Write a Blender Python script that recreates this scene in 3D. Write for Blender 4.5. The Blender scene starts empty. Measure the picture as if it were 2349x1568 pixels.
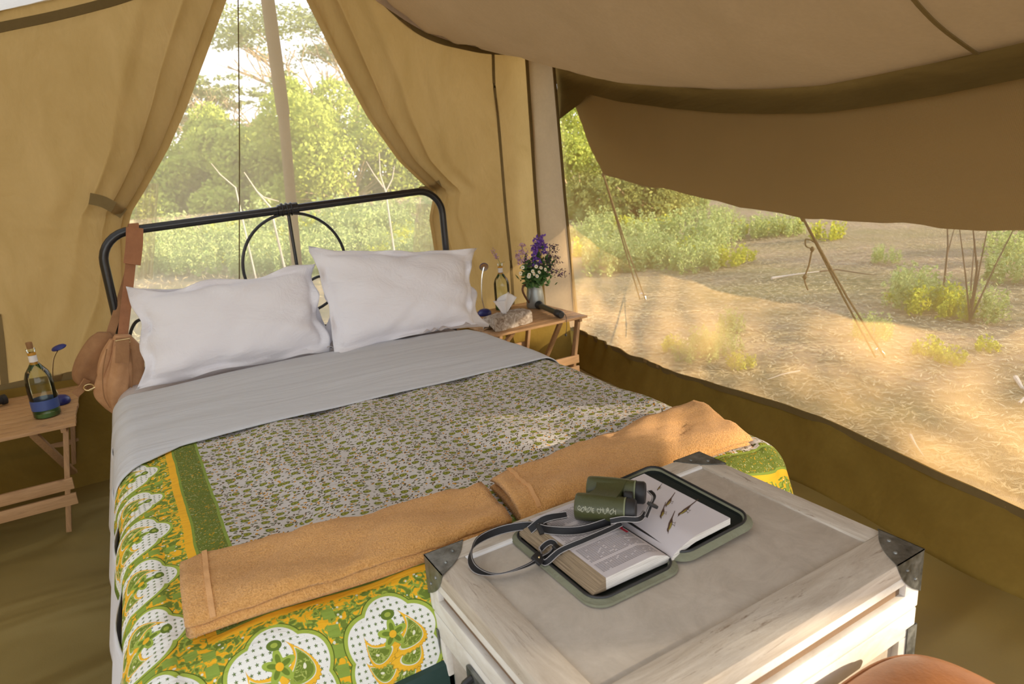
import bpy, bmesh, math, random
import numpy as np
from mathutils import Vector, Matrix
random.seed(7); rng = np.random.default_rng(7)
S = bpy.context.scene
col = S.collection
PI = math.pi

# ------------------------------------------------------------------ camera, sky, sun, exposure
F_PX = 1524.44
# rows of M are camera-to-world rotation rows (x right, y to the gable, z up)
M = np.array([[0.85644, 0.19018, -0.47994], [-0.51132, 0.18439, -0.83938], [-0.07113, 0.96428, 0.25516]])
CAM = np.array([0.0, 0.0, 1.4])
cd = bpy.data.cameras.new('camera'); cam = bpy.data.objects.new('camera', cd); col.objects.link(cam)
cam.matrix_world = Matrix([list(M[0]) + [CAM[0]], list(M[1]) + [CAM[1]], list(M[2]) + [CAM[2]], [0, 0, 0, 1]])
cd.sensor_width = 36; cd.sensor_fit = 'HORIZONTAL'; cd.lens = F_PX / 2349 * 36
cd.clip_start = 0.02; cd.clip_end = 400
cd.dof.use_dof = True; cd.dof.focus_distance = 1.9; cd.dof.aperture_fstop = 5.6
S.camera = cam
S.view_settings.view_transform = 'Standard'; S.view_settings.look = 'None'
S.view_settings.gamma = 1; S.view_settings.use_curve_mapping = False
S.view_settings.exposure = 1.3
S.cycles.max_bounces = 12; S.cycles.diffuse_bounces = 6; S.cycles.transparent_max_bounces = 16
S.cycles.sample_clamp_indirect = 6

W = bpy.data.worlds.new('sky'); S.world = W; W.use_nodes = True
wt = W.node_tree; bg = wt.nodes['Background']
tc = wt.nodes.new('ShaderNodeTexCoord'); sp = wt.nodes.new('ShaderNodeSeparateXYZ'); cr = wt.nodes.new('ShaderNodeValToRGB')
wt.links.new(tc.outputs['Generated'], sp.inputs[0]); wt.links.new(sp.outputs[2], cr.inputs[0]); wt.links.new(cr.outputs[0], bg.inputs[0])
e = cr.color_ramp.elements
e[0].position = 0.0; e[0].color = (0.96, 0.93, 0.88, 1); e[1].position = 0.6; e[1].color = (0.58, 0.68, 0.86, 1)
n = cr.color_ramp.elements.new(0.22); n.color = (0.84, 0.88, 0.94, 1)
bg.inputs[1].default_value = 1.3
SUN_DIR = Vector((0.74, -0.67, 0.25)).normalized()
sd = bpy.data.lights.new('sun', 'SUN'); sun = bpy.data.objects.new('sun', sd); col.objects.link(sun)
sd.energy = 6.6; sd.angle = math.radians(0.7); sd.color = (1.0, 0.83, 0.60)
sun.rotation_euler = SUN_DIR.to_track_quat('Z', 'Y').to_euler(); sun.location = (5, -5, 4)

# ------------------------------------------------------------------ helpers
def ray(px, py):
    return M @ np.array([(px - 1174.5) / F_PX, -(py - 784) / F_PX, -1.0])
def P(px, py, ax, v):
    """survey point: where the sight line through a pixel meets the plane axis=v"""
    d = ray(px, py); return CAM + d * (v - CAM[ax]) / d[ax]
def Pn(px, py, A, nrm):
    d = ray(px, py); A = np.array(A); nrm = np.array(nrm); return CAM + d * (np.dot(A - CAM, nrm) / np.dot(d, nrm))

def link(o, parent=None):
    col.objects.link(o)
    if parent is not None: o.parent = parent
    return o
def tag(o, label=None, cat=None, group=None, kind=None):
    if label: o['label'] = label
    if cat: o['category'] = cat
    if group: o['group'] = group
    if kind: o['kind'] = kind
    return o
def empty(name, loc=(0, 0, 0), rz=0):
    o = bpy.data.objects.new(name, None); o.location = loc; o.rotation_euler = (0, 0, rz); o.empty_display_size = .05
    return link(o)
def mesh(name, v, f, mat, parent=None, smooth=True, uv=None):
    me = bpy.data.meshes.new(name)
    v = np.asarray(v, dtype=np.float64)
    me.from_pydata(v.tolist(), [], [tuple(int(i) for i in q) for q in f]); me.update()
    if mat is not None: me.materials.append(mat)
    if smooth: me.polygons.foreach_set('use_smooth', [True] * len(me.polygons))
    if uv is not None:
        uv = np.asarray(uv, dtype=np.float32)
        l = me.uv_layers.new(name='UVMap'); li = np.zeros(len(me.loops), dtype=np.int32); me.loops.foreach_get('vertex_index', li)
        l.data.foreach_set('uv', uv[li].ravel())
    return link(bpy.data.objects.new(name, me), parent)
def quads(name, v, mat, parent=None):
    """v: (n,4,3) array of loose quads"""
    n = len(v); me = bpy.data.meshes.new(name)
    me.vertices.add(n * 4); me.vertices.foreach_set('co', np.asarray(v, dtype=np.float32).ravel())
    me.loops.add(n * 4); me.loops.foreach_set('vertex_index', np.arange(n * 4, dtype=np.int32))
    me.polygons.add(n); me.polygons.foreach_set('loop_start', np.arange(0, n * 4, 4, dtype=np.int32))
    me.update(calc_edges=True); me.validate()
    if mat is not None: me.materials.append(mat)
    return link(bpy.data.objects.new(name, me), parent)
class MB:
    """collects shapes into one mesh"""
    def __init__(s): s.v = []; s.f = []
    def add(s, v, f):
        o = len(s.v); s.v += [tuple(map(float, p)) for p in v]; s.f += [tuple(i + o for i in q) for q in f]; return s
    def box(s, a, b, bev=0.0, mtx=None):
        bm = bmesh.new(); bmesh.ops.create_cube(bm, size=1)
        a = Vector(a); b = Vector(b); c = (a + b) / 2; d = b - a
        for q in bm.verts: q.co = Vector((q.co.x * d.x, q.co.y * d.y, q.co.z * d.z)) + c
        if bev > 0: bmesh.ops.bevel(bm, geom=bm.edges[:], offset=min(bev, .45 * min(abs(d.x), abs(d.y), abs(d.z))), segments=2, affect='EDGES', profile=.6)
        bm.verts.index_update()
        vs = [(mtx @ q.co if mtx else q.co.copy()) for q in bm.verts]; s.add(vs, [[q.index for q in f.verts] for f in bm.faces]); bm.free(); return s
    def bar(s, p, q, w, h, bev=.001, up=(0, 0, 1)):
        """rectangular bar from p to q, w wide, h thick"""
        p = Vector(p); q = Vector(q); d = (q - p); L = d.length; d.normalize()
        u = Vector(up); x = d.cross(u).normalized(); u = x.cross(d)
        m = Matrix(((d.x, x.x, u.x, p.x), (d.y, x.y, u.y, p.y), (d.z, x.z, u.z, p.z), (0, 0, 0, 1)))
        return s.box((0, -w / 2, -h / 2), (L, w / 2, h / 2), bev, m)
    def tube(s, pts, r, n=10, caps=True, closed=False):
        pts = [Vector(p) for p in pts]; m = len(pts); rs = r if hasattr(r, '__len__') else [r] * m
        V = []; Fc = []; pn = None
        for i, p in enumerate(pts):
            t = (pts[(i + 1) % m] - pts[i - 1]) if closed else (pts[min(i + 1, m - 1)] - pts[max(i - 1, 0)])
            t.normalize()
            if pn is None: pn = t.orthogonal().normalized()
            pn = (pn - t * pn.dot(t)).normalized(); b = t.cross(pn)
            for k in range(n):
                a = 2 * PI * k / n; V.append(p + (pn * math.cos(a) + b * math.sin(a)) * rs[i])
        for i in range(m if closed else m - 1):
            j = (i + 1) % m
            for k in range(n): Fc.append((i * n + k, i * n + (k + 1) % n, j * n + (k + 1) % n, j * n + k))
        if caps and not closed: Fc.append(tuple(range(n))[::-1]); Fc.append(tuple((m - 1) * n + k for k in range(n)))
        return s.add(V, Fc)
    def lathe(s, prof, n=32, mtx=None):
        V = []; Fc = []
        for (r, z) in prof:
            for k in range(n):
                a = 2 * PI * k / n; q = Vector((r * math.cos(a), r * math.sin(a), z)); V.append(mtx @ q if mtx else q)
        for i in range(len(prof) - 1):
            for k in range(n): Fc.append((i * n + k, i * n + (k + 1) % n, (i + 1) * n + (k + 1) % n, (i + 1) * n + k))
        return s.add(V, Fc)
    def ribbon(s, pts, nrm, w, t):
        """flat band along pts; nrm = list of width directions"""
        m = len(pts); V = []; Fc = []
        for i in range(m):
            p = Vector(pts[i]); a = Vector(pts[min(i + 1, m - 1)]) - Vector(pts[max(i - 1, 0)]); a.normalize()
            x = Vector(nrm[i]); x = (x - a * x.dot(a)).normalized(); y = a.cross(x)
            ww = w[i] if hasattr(w, '__len__') else w
            for (cx, cy) in ((-1, -1), (1, -1), (1, 1), (-1, 1)): V.append(p + x * cx * ww / 2 + y * cy * t / 2)
        for i in range(m - 1):
            for k in range(4): Fc.append((i * 4 + k, i * 4 + (k + 1) % 4, i * 4 + 4 + (k + 1) % 4, i * 4 + 4 + k))
        Fc.append((3, 2, 1, 0)); Fc.append(tuple((m - 1) * 4 + k for k in range(4)))
        return s.add(V, Fc)
    def obj(s, name, mat, parent=None, smooth=True):
        o = mesh(name, s.v, s.f, mat, parent, smooth)
        if True:
            bm = bmesh.new(); bm.from_mesh(o.data); bmesh.ops.delete(bm, geom=[q for q in bm.verts if not q.link_faces], context='VERTS')
            bm.to_mesh(o.data); bm.free()
        if smooth:
            bm = bmesh.new(); bm.from_mesh(o.data); bmesh.ops.recalc_face_normals(bm, faces=bm.faces[:])
            for ed in bm.edges:
                if len(ed.link_faces) == 2 and ed.calc_face_angle(0) > .75: ed.smooth = False
            bm.to_mesh(o.data); bm.free()
        return o
def gridsurf(name, fn, nu, nv, mat, parent=None, uvf=None, thick=0, smooth=True):
    us = np.linspace(0, 1, nu); vs = np.linspace(0, 1, nv)
    V = []; UV = []
    for v in vs:
        for u in us:
            V.append(fn(u, v)); UV.append(uvf(u, v) if uvf else (u, v))
    i = np.arange(nu - 1); j = np.arange(nv - 1); I, J = np.meshgrid(i, j); a = (J * nu + I).ravel()
    Fc = np.stack([a, a + 1, a + 1 + nu, a + nu], 1)
    o = mesh(name, V, Fc, mat, parent, smooth, UV)
    if thick:
        m = o.modifiers.new('solid', 'SOLIDIFY'); m.thickness = thick; m.offset = 0
    return o
def spline(pts, n):
    """Catmull-Rom through pts"""
    pts = [np.array(p, float) for p in pts]; q = [2 * pts[0] - pts[1]] + pts + [2 * pts[-1] - pts[-2]]; out = []
    m = len(pts) - 1
    for k in range(n):
        t = k / (n - 1) * m; i = min(int(t), m - 1); t -= i; a, b, c, d = q[i:i + 4]
        out.append(.5 * (2 * b + (c - a) * t + (2 * a - 5 * b + 4 * c - d) * t * t + (3 * b - a - 3 * c + d) * t ** 3))
    return out
def interp(x, xs, ys): return float(np.interp(x, xs, ys))
def vnoise(x, y, seed=0):
    return (math.sin(x * 1.7 + y * 2.3 + seed) + math.sin(x * 3.1 - y * 1.3 + 2.1 * seed) * .6 + math.sin(-x * 5.3 + y * 4.1 + seed * 3.7) * .35) / 1.95

# ------------------------------------------------------------------ node mini-language for procedural materials
class Nd:
    def __init__(s, nt, sock): s.nt = nt; s.s = sock
    def _m(s, op, *o, clamp=False):
        n = s.nt.nodes.new('ShaderNodeMath'); n.operation = op; n.use_clamp = clamp
        for i, x in enumerate((s,) + o):
            if isinstance(x, Nd): s.nt.links.new(x.s, n.inputs[i])
            else: n.inputs[i].default_value = float(x)
        return Nd(s.nt, n.outputs[0])
    def __add__(a, b): return a._m('ADD', b)
    __radd__ = __add__
    def __sub__(a, b): return a._m('SUBTRACT', b)
    def __rsub__(a, b): return (a * -1) + b
    def __mul__(a, b): return a._m('MULTIPLY', b)
    __rmul__ = __mul__
    def __truediv__(a, b): return a._m('DIVIDE', b)
    def lt(a, b): return a._m('LESS_THAN', b)
    def gt(a, b): return a._m('GREATER_THAN', b)
    def mx(a, b): return a._m('MAXIMUM', b)
    def mn(a, b): return a._m('MINIMUM', b)
    def cell(a, w): return ((a / w)._m('FRACT') - .5) * w
    def ab(a): return a._m('ABSOLUTE')
    def sin(a): return a._m('SINE')
    def cos(a): return a._m('COSINE')
    def at2(a, b): return a._m('ARCTAN2', b)
    def sqrt(a): return a._m('SQRT')
def length(a, b): return (a * a + b * b).sqrt()
class Mat:
    def __init__(s, name, color=(.8, .8, .8), rough=.8, metal=0, spec=.5):
        s.m = bpy.data.materials.new(name); s.m.use_nodes = True; s.nt = s.m.node_tree
        s.b = s.nt.nodes['Principled BSDF']; s.out = s.nt.nodes['Material Output']
        s.b.inputs['Base Color'].default_value = (*color, 1); s.b.inputs['Roughness'].default_value = rough
        s.b.inputs['Metallic'].default_value = metal; s.b.inputs['Specular IOR Level'].default_value = spec
    def node(s, t, **kw):
        n = s.nt.nodes.new(t)
        for k, v in kw.items():
            if k in n.inputs: n.inputs[k].default_value = v
            else: setattr(n, k, v)
        return n
    def lk(s, a, b): s.nt.links.new(a.s if isinstance(a, Nd) else a, b)
    def coord(s, kind='Object', scale=(1, 1, 1), rot=(0, 0, 0)):
        t = s.node('ShaderNodeTexCoord'); mp = s.node('ShaderNodeMapping'); mp.inputs['Scale'].default_value = scale; mp.inputs['Rotation'].default_value = rot
        s.lk(t.outputs[kind], mp.inputs[0]); return mp.outputs[0]
    def xyz(s, vec):
        n = s.node('ShaderNodeSeparateXYZ'); s.lk(vec, n.inputs[0]); return [Nd(s.nt, o) for o in n.outputs]
    def vec(s, *a):
        n = s.node('ShaderNodeCombineXYZ')
        for i, x in enumerate(a):
            if isinstance(x, Nd): s.lk(x, n.inputs[i])
            else: n.inputs[i].default_value = x
        return n.outputs[0]
    def noise(s, vec, scale, detail=4, rough=.6, dist=0):
        n = s.node('ShaderNodeTexNoise'); n.inputs['Scale'].default_value = scale; n.inputs['Detail'].default_value = detail
        n.inputs['Roughness'].default_value = rough; n.inputs['Distortion'].default_value = dist; s.lk(vec, n.inputs['Vector']); return Nd(s.nt, n.outputs['Fac'])
    def voro(s, vec, scale, feat='F1', rnd=1.0):
        n = s.node('ShaderNodeTexVoronoi'); n.feature = feat; n.inputs['Scale'].default_value = scale; n.inputs['Randomness'].default_value = rnd; s.lk(vec, n.inputs['Vector']); return n
    def ramp(s, fac, stops):
        n = s.node('ShaderNodeValToRGB'); s.lk(fac, n.inputs[0]); el = n.color_ramp.elements
        el[0].position = stops[0][0]; el[0].color = (*stops[0][1], 1); el[1].position = stops[-1][0]; el[1].color = (*stops[-1][1], 1)
        for p, c in stops[1:-1]: el.new(p).color = (*c, 1)
        return n.outputs[0]
    def rng(s, fac, a, b, c=0, d=1):
        n = s.node('ShaderNodeMapRange'); s.lk(fac, n.inputs[0])
        for i, v in enumerate((a, b, c, d)): n.inputs[i + 1].default_value = v
        return Nd(s.nt, n.outputs[0])
    def mix(s, fac, a, b, mode='MIX'):
        n = s.node('ShaderNodeMix'); n.data_type = 'RGBA'; n.blend_type = mode
        for x, i in ((fac, 0), (a, 6), (b, 7)):
            if isinstance(x, (Nd, bpy.types.NodeSocket)): s.lk(x, n.inputs[i])
            elif isinstance(x, tuple): n.inputs[i].default_value = (*x, 1)
            else: n.inputs[i].default_value = x
        return n.outputs[2]
    def color(s, c): s.lk(c, s.b.inputs['Base Color']); return s
    def bump(s, h, strength=.3, dist=.01, prev=None):
        n = s.node('ShaderNodeBump'); n.inputs['Strength'].default_value = strength; n.inputs['Distance'].default_value = dist
        s.lk(h, n.inputs['Height'])
        if prev is not None: s.lk(prev, n.inputs['Normal'])
        s.lk(n.outputs[0], s.b.inputs['Normal']); return n.outputs[0]
    def cloth(s, color, trans=.3, nrm=None, tcol=None, see=0.0):
        """diffuse + translucent (+ see-through) cloth"""
        d = s.node('ShaderNodeBsdfDiffuse'); t = s.node('ShaderNodeBsdfTranslucent'); mx = s.node('ShaderNodeMixShader'); mx.inputs[0].default_value = trans
        for n, c in ((d, color), (t, tcol or color)):
            if isinstance(c, tuple): n.inputs[0].default_value = (*c, 1)
            else: s.lk(c, n.inputs[0])
            if nrm is not None: s.lk(nrm, n.inputs['Normal'])
        s.lk(d.outputs[0], mx.inputs[1]); s.lk(t.outputs[0], mx.inputs[2]); o = mx.outputs[0]
        if isinstance(see, Nd) or see > 0:
            tr = s.node('ShaderNodeBsdfTransparent'); m2 = s.node('ShaderNodeMixShader')
            if isinstance(see, Nd): s.lk(see, m2.inputs[0])
            else: m2.inputs[0].default_value = see
            s.lk(o, m2.inputs[1]); s.lk(tr.outputs[0], m2.inputs[2]); o = m2.outputs[0]
        s.lk(o, s.out.inputs[0]); return s
    def bmp(s, h, strength, dist, prev=None):
        n = s.node('ShaderNodeBump'); n.inputs['Strength'].default_value = strength; n.inputs['Distance'].default_value = dist
        s.lk(h, n.inputs['Height'])
        if prev is not None: s.lk(prev, n.inputs['Normal'])
        return n.outputs[0]

def canvas(name, c1, c2, trans, tcol=None, wr=.35, wscale=2.2, stretch=(1, 1, 1)):
    m = Mat(name); v = m.coord('Object', stretch); f = m.noise(v, 2.6, 6, .65, .8); g = m.noise(v, 60, 2, .5)
    c = m.mix(m.rng(f, .3, .7), c1, c2); c = m.mix(m.rng(g, .3, .7, 0, .25), c, tuple(x * .75 for x in c1))
    w = m.noise(v, wscale, 5, .5, .35); n = m.bmp(w, wr, .06); wv = m.noise(m.coord('Object', (260, 260, 260)), 1, 2); n = m.bmp(wv, .12, .002, n)
    return m.cloth(c, trans, n, m.mix(.5, c, tcol) if tcol else None).m
m_gable = canvas('gable_canvas', (.45, .31, .14), (.33, .22, .085), .62, (.50, .315, .105), .9, 2.4, (1.6, 1, .8))
m_roof = canvas('roof_lining', (.34, .25, .15), (.30, .22, .128), .32, None, .12, 1.2)
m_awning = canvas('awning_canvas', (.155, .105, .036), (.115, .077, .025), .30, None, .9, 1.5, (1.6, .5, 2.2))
m_skirt = canvas('groundsheet_skirt', (.27, .18, .042), (.21, .135, .03), .14, None, .5, 2.2)
m_hem = canvas('hem_tape', (.20, .14, .06), (.17, .12, .05), .1)
m_litpleats = canvas('lit_pleats_strip', (.72, .60, .48), (.68, .56, .44), .5)  # light on the roof pleats, put into the colour
m_seam = canvas('seam_tape', (.33, .245, .115), (.28, .205, .09), .3)
m_post = canvas('pole_sleeve', (.45, .33, .20), (.40, .29, .17), .45)
m_fly = canvas('fly_sheet', (.72, .66, .56), (.66, .60, .50), .5)
def floor_mat():
    m = Mat('groundsheet', rough=.55, spec=.35); v = m.coord('Object', (1, 1, 1), (0, 0, .5))
    f = m.noise(v, 1.3, 5, .6); c = m.mix(m.rng(f, .3, .7), (.215, .155, .047), (.265, .20, .066)); m.color(c)
    w = m.noise(m.coord('Object', (.6, 1.8, 1), (0, 0, -.35)), 1.5, 2, .4, .6); n = m.bump(w, .9, .10)
    m.bump(m.noise(v, 300, 2), .15, .002, n); return m.m
m_floor = floor_mat()
def net(name, c, see):
    m = Mat(name); x, y, z = m.xyz(m.coord('UV'))
    # woven threads: 1.6 mm pitch with fine open cells
    a = x.cell(.0022).ab().gt(.00062); b = y.cell(.0022).ab().gt(.00062)
    open_ = a * b
    f = m.noise(m.coord('Object'), 1.1, 3, .5)
    return m.cloth(m.mix(m.rng(f, .35, .65), c, tuple(k * .9 for k in c)), .5, None, None, m.rng(open_, 0, 1, see - .12, see + .1)).m
m_net = net('mosquito_net', (.72, .48, .22), .60)
m_net2 = net('mosquito_net_gable', (.76, .63, .41), .60)

def solid(name, c, rough=.6, metal=0, spec=.5, bump=0, bs=80, var=.15):
    m = Mat(name, c, rough, metal, spec); v = m.coord('Object'); f = m.noise(v, bs * .15, 4)
    m.color(m.mix(m.rng(f, .3, .7, 0, var), c, tuple(k * .5 for k in c)))
    if bump: m.bump(m.noise(v, bs, 3), bump, .003)
    return m.m
m_black = solid('black_enamel', (.012, .012, .014), .28, 0, .6, .15, 40)
m_rubber = solid('black_rubber', (.015, .015, .016), .5)
m_tape = solid('black_tape', (.01, .01, .011), .25, 0, .6, .4, 90)
m_green_vinyl = solid('green_vinyl', (.012, .045, .04), .4, 0, .5, .5, 30)
m_blue = solid('navy_plastic', (.012, .02, .16), .35, 0, .5, 0)
m_chrome = Mat('chrome', (.75, .73, .7), .18, 1).m
m_zinc = None
def zinc():
    m = Mat('zinc_sheet', (.2, .2, .19), .42, .85); v = m.coord('Object'); f = m.noise(v, 30, 6, .7)
    m.color(m.ramp(f, [(.3, (.10, .105, .10)), (.55, (.26, .27, .26)), (.75, (.38, .39, .38))])); m.lk(m.rng(f, .3, .7, .3, .6), m.b.inputs['Roughness'])
    m.bump(f, .3, .002); return m.m
m_zinc = zinc()
def wood(name, a, b, scale=(1, 14, 14), rough=.55):
    m = Mat(name, rough=rough, spec=.3); v = m.coord('Object', scale); f = m.noise(v, 6, 6, .65, 1.5); k = m.noise(m.coord('Object'), 9, 3)
    c = m.mix(m.rng(f, .35, .68), a, b); c = m.mix(m.rng(k, .62, .75, 0, .6), c, tuple(x * .45 for x in b)); m.color(c); m.bump(f, .25, .002); return m.m
m_slat = wood('pale_slat_wood', (.52, .31, .15), (.38, .215, .10))
m_slatv = wood('pale_leg_wood', (.46, .27, .13), (.33, .19, .09), (14, 14, 1.5))
def paintwood():
    m = Mat('worn_white_paint', rough=.45, spec=.4); v = m.coord('Object', (1, 1, 1)); g = m.noise(m.coord('Object', (3, 3, 3)), 4, 8, .75, .6)
    ch = m.noise(m.coord('Object', (1, 1, 1)), 28, 8, .8, .5); big = m.noise(v, 2.6, 4, .6)
    c = m.mix(m.rng(g, .35, .7), (.54, .48, .41), (.38, .325, .265)); c = m.mix(m.rng(big, .4, .7, 0, .35), c, (.44, .41, .37))
    sc = m.noise(m.coord('Object', (4, 40, 10), (0, 0, .6)), 3, 5, .6, .8); c = m.mix(m.rng(sc, .69, .76, 0, .55), c, (.16, .09, .05))
    c = m.mix(m.rng(ch, .70, .74, 0, .8), c, (.10, .06, .035)); m.color(c); m.bump(ch, .25, .003); m.lk(m.rng(g, .3, .7, .35, .55), m.b.inputs['Roughness']); return m.m
m_paint = paintwood()
def paintrail(name, axis):
    m = Mat(name, rough=.6, spec=.35); s = (1.2, 9, 9) if axis == 'x' else (9, 1.2, 9)
    v = m.coord('Object', s); g = m.noise(v, 3, 8, .75, 1.2); ch = m.noise(m.coord('Object', (s[0] * .8, s[1] * .8, s[2] * .8)), 6, 9, .8, 1.5)
    c = m.mix(m.rng(g, .35, .7), (.64, .58, .50), (.42, .35, .275)); c = m.mix(m.rng(ch, .57, .64, 0, .8), c, (.19, .115, .065)); c2 = m.noise(m.coord('Object'), 55, 6, .8); c = m.mix(m.rng(c2, .66, .70, 0, .8), c, (.13, .08, .045)); m.color(c); m.bump(ch, .5, .003); return m.m
m_railx = paintrail('worn_rail_paint_x', 'x'); m_raily = paintrail('worn_rail_paint_y', 'y')
m_bead = solid('white_bead_paint', (.82, .81, .80), .5, 0, .4, .2, 60, .1)
def litrail():
    m = Mat('lit_side_paint', rough=.55, spec=.35); v = m.coord('Object', (2, 2, 5)); g = m.noise(v, 5, 6, .7, .6); ch = m.noise(m.coord('Object', (3, 3, 6)), 12, 8, .8, 1)
    c = m.mix(m.rng(g, .4, .75), (.78, .76, .72), (.62, .57, .50)); c = m.mix(m.rng(ch, .66, .70, 0, .8), c, (.26, .17, .10)); m.color(c); m.bump(ch, .3, .002); return m.m
m_litside = litrail()  # whiter than the top to imitate light on upright faces; chips are wear
m_groove = solid('groove_shadow', (.20, .13, .08), .8, 0, .2, .3, 60)  # brown carries the shadow line of the lid groove

def linen(name, c, wr, sx=(2, 2, 2), trans=.15, scale=3):
    m = Mat(name); v = m.coord('Object', sx); w = m.noise(v, scale, 5, .6, .8); n = m.bmp(w, wr, .03)
    n = m.bmp(m.noise(m.coord('Object'), 700, 1), .08, .001, n); return m.cloth(c, trans, n).m
m_pillow = linen('pillow_linen', (.88, .87, .91), .5, (1.5, 1.5, 3))
m_sheet = linen('turned_sheet', (.63, .64, .67), .45, (.6, 5, 3), .1, 1.6)
m_cream = linen('under_sheet', (.62, .56, .54), .3, (3, 3, 3))
m_whitesheet = linen('white_sheet', (.72, .71, .73), .3, (3, 3, 3))
def terry():
    m = Mat('terry_towel', rough=.95, spec=.1); v = m.coord('Object'); f = m.noise(v, 260, 3, .7); g = m.noise(v, 6, 4)
    c = m.mix(m.rng(f, .3, .7), (.60, .27, .065), (.92, .52, .19)); c = m.mix(m.rng(g, .4, .7, 0, .3), c, (.70, .36, .11)); m.color(c)
    n = m.bump(f, 1.0, .006); m.bump(m.noise(v, 14, 3), .35, .02, n)
    m.b.inputs['Sheen Weight'].default_value = .25; return m.m
m_towel = terry()
m_towelhem = solid('towel_hem', (.68, .38, .17), .9, 0, .2, .4, 200, .05)

def quilt_mat():
    m = Mat('paisley_quilt', rough=.85, spec=.15)
    x, y, _ = m.xyz(m.coord('UV'))
    S0, S1, T0 = -.25, 1.86, .93
    wob = (m.noise(m.coord('UV'), 5, 2) - .5) * .012
    bl = (x - S0); br = (x * -1 + S1); bt = (y + x * .10 - T0)
    side = bl.mn(br); b = side.mn(bt) + wob
    isfoot = bt.lt(side)
    a = isfoot * x + (isfoot * -1 + 1) * (y + .06)
    uv = m.coord('UV')
    # --- centre field
    white = (.56, .53, .51)
    wn = m.noise(uv, 40, 2); 
    rotuv = m.coord('UV', (1, 1, 1), (0, 0, .5))
    def leaves(vec, scale, thr, stretch):
        mp = m.node('ShaderNodeMapping'); m.lk(vec, mp.inputs[0]); mp.inputs['Scale'].default_value = stretch
        vo = m.voro(mp.outputs[0], scale); d = Nd(m.nt, vo.outputs['Distance']); return d.lt(thr * .9), vo.outputs['Color']
    c = white
    l1, c1 = leaves(rotuv, 62, .34, (1, 2.0, 1)); l2, c2 = leaves(m.coord('UV', (1, 1, 1), (0, 0, -.9)), 58, .30, (1, 2.3, 1))
    l3, c3 = leaves(uv, 64, .26, (1.2, 1, 1))
    c = m.mix(l1, c, (.075, .085, .018)); c = m.mix(l2, c, (.11, .07, .03)); c = m.mix(l3, c, (.55, .27, .03))
    vo = m.voro(uv, 24, rnd=.55); d = Nd(m.nt, vo.outputs['Distance']); px, py, _ = m.xyz(vo.outputs['Position'])
    # blob centres: paisley with ring inside
    dx = x - px ; dy = y - py
    hx = m.node('ShaderNodeVectorMath'); hx.operation = 'SUBTRACT'; m.lk(uv, hx.inputs[0]); m.lk(vo.outputs['Position'], hx.inputs[1])
    dx, dy, _ = m.xyz(hx.outputs[0]); q = length((dx + dy * dy * 40) / .0105, dy / .0085)
    c = m.mix(q.lt(1.3), c, (.50, .47, .43)); c = m.mix(q.lt(1.0), c, (.13, .16, .02)); c = m.mix(q.lt(.62), c, (.32, .30, .04)); c = m.mix(q.lt(.3), c, (.11, .13, .02))
    centre = c
    # --- green band
    gn = m.noise(m.coord('UV', (1, 1, 1)), 160, 3, .6, 2.0); g2 = m.noise(uv, 90, 2, .5, 3)
    band = m.mix(gn.gt(.6), (.14, .18, .03), (.085, .115, .02)); band = m.mix(g2.ab().gt(.64), band, (.42, .44, .22)); band = m.mix(m.noise(uv, 120, 1, .5, 1).gt(.66), band, (.50, .30, .02))
    # --- border ground: yellow with leaves
    v1 = m.voro(m.coord('UV', (1, 1, 1), (0, 0, .7)), 62); d1 = Nd(m.nt, v1.outputs['Distance'])
    nn = m.noise(uv, 52, 2, .5, 1.6)
    gr = m.mix(nn.gt(.48), (.84, .45, .025), (.32, .40, .06)); gr = m.mix(nn.gt(.545), gr, (.16, .22, .035)); gr = m.mix(d1.lt(.16), gr, (.72, .72, .58))
    # --- medallions
    cw = .205
    al = a.cell(cw); bb = b - .125
    th = al.at2(bb); r = length(al / .97, bb / 1.08); R = (th * 3 + 3.1416).cos().ab() * .014 + .080
    e_ = r - R
    md = m.mix(e_.lt(.009), gr, (.09, .13, .02)); md = m.mix(e_.lt(.007), md, (.36, .45, .07)); md = m.mix(e_.lt(0), md, (.80, .80, .76))
    pa = a.cell(.0125); pb_ = b.cell(.0125); dots = (length(pa, pb_) - (pa.at2(pb_) * 5).cos() * .0010).lt(.0024) * e_.lt(-.004); md = m.mix(dots, md, (.12, .18, .05))
    def paisley(x0, y0, ang, sz, base, k=.45, flip=1):
        ca, sa = math.cos(ang), math.sin(ang); u = al - x0; w = bb - y0
        X = (u * ca + w * sa) * (flip / sz); Y = (w * ca - u * sa) / sz
        q = length((X - Y * Y * k) / ((Y * -.5) + .56), Y)
        q2 = q + (X.at2(Y) * 26).cos() * .045; o = m.mix(q2.lt(1.12), base, (.50, .30, .03)); o = m.mix(q2.lt(1.07), o, (.84, .47, .035)); o = m.mix(q.lt(.80), o, (.72, .72, .60)); o = m.mix(q.lt(.74), o, (.30, .38, .06)); o = m.mix(q.lt(.62), o, (.17, .23, .035)); o = m.mix((nn - .5).ab().lt(.03) * q.lt(.62), o, (.42, .48, .12)); return m.mix(q.lt(.12), o, (.8, .78, .6))
    md = paisley(.006, -.052, 1.9, .034, md, .3); md = paisley(-.034, -.034, 1.15, .033, md); md = paisley(.034, -.022, -.7, .035, md, .45, -1)
    md = paisley(.040, .018, -.25, .040, md, .7, -1); md = paisley(-.036, .002, 1.0, .033, md, .6)
    fl = length(al, (bb - .03)); ft = al.at2(bb - .03); Rf = (ft * 5).cos() * .007 + .022
    md = m.mix((fl - Rf).lt(0), md, (.33, .43, .07)); md = m.mix((fl - Rf).lt(-.008), md, (.15, .22, .03)); md = m.mix(fl.lt(.007), md, (.80, .45, .03)); 
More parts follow.
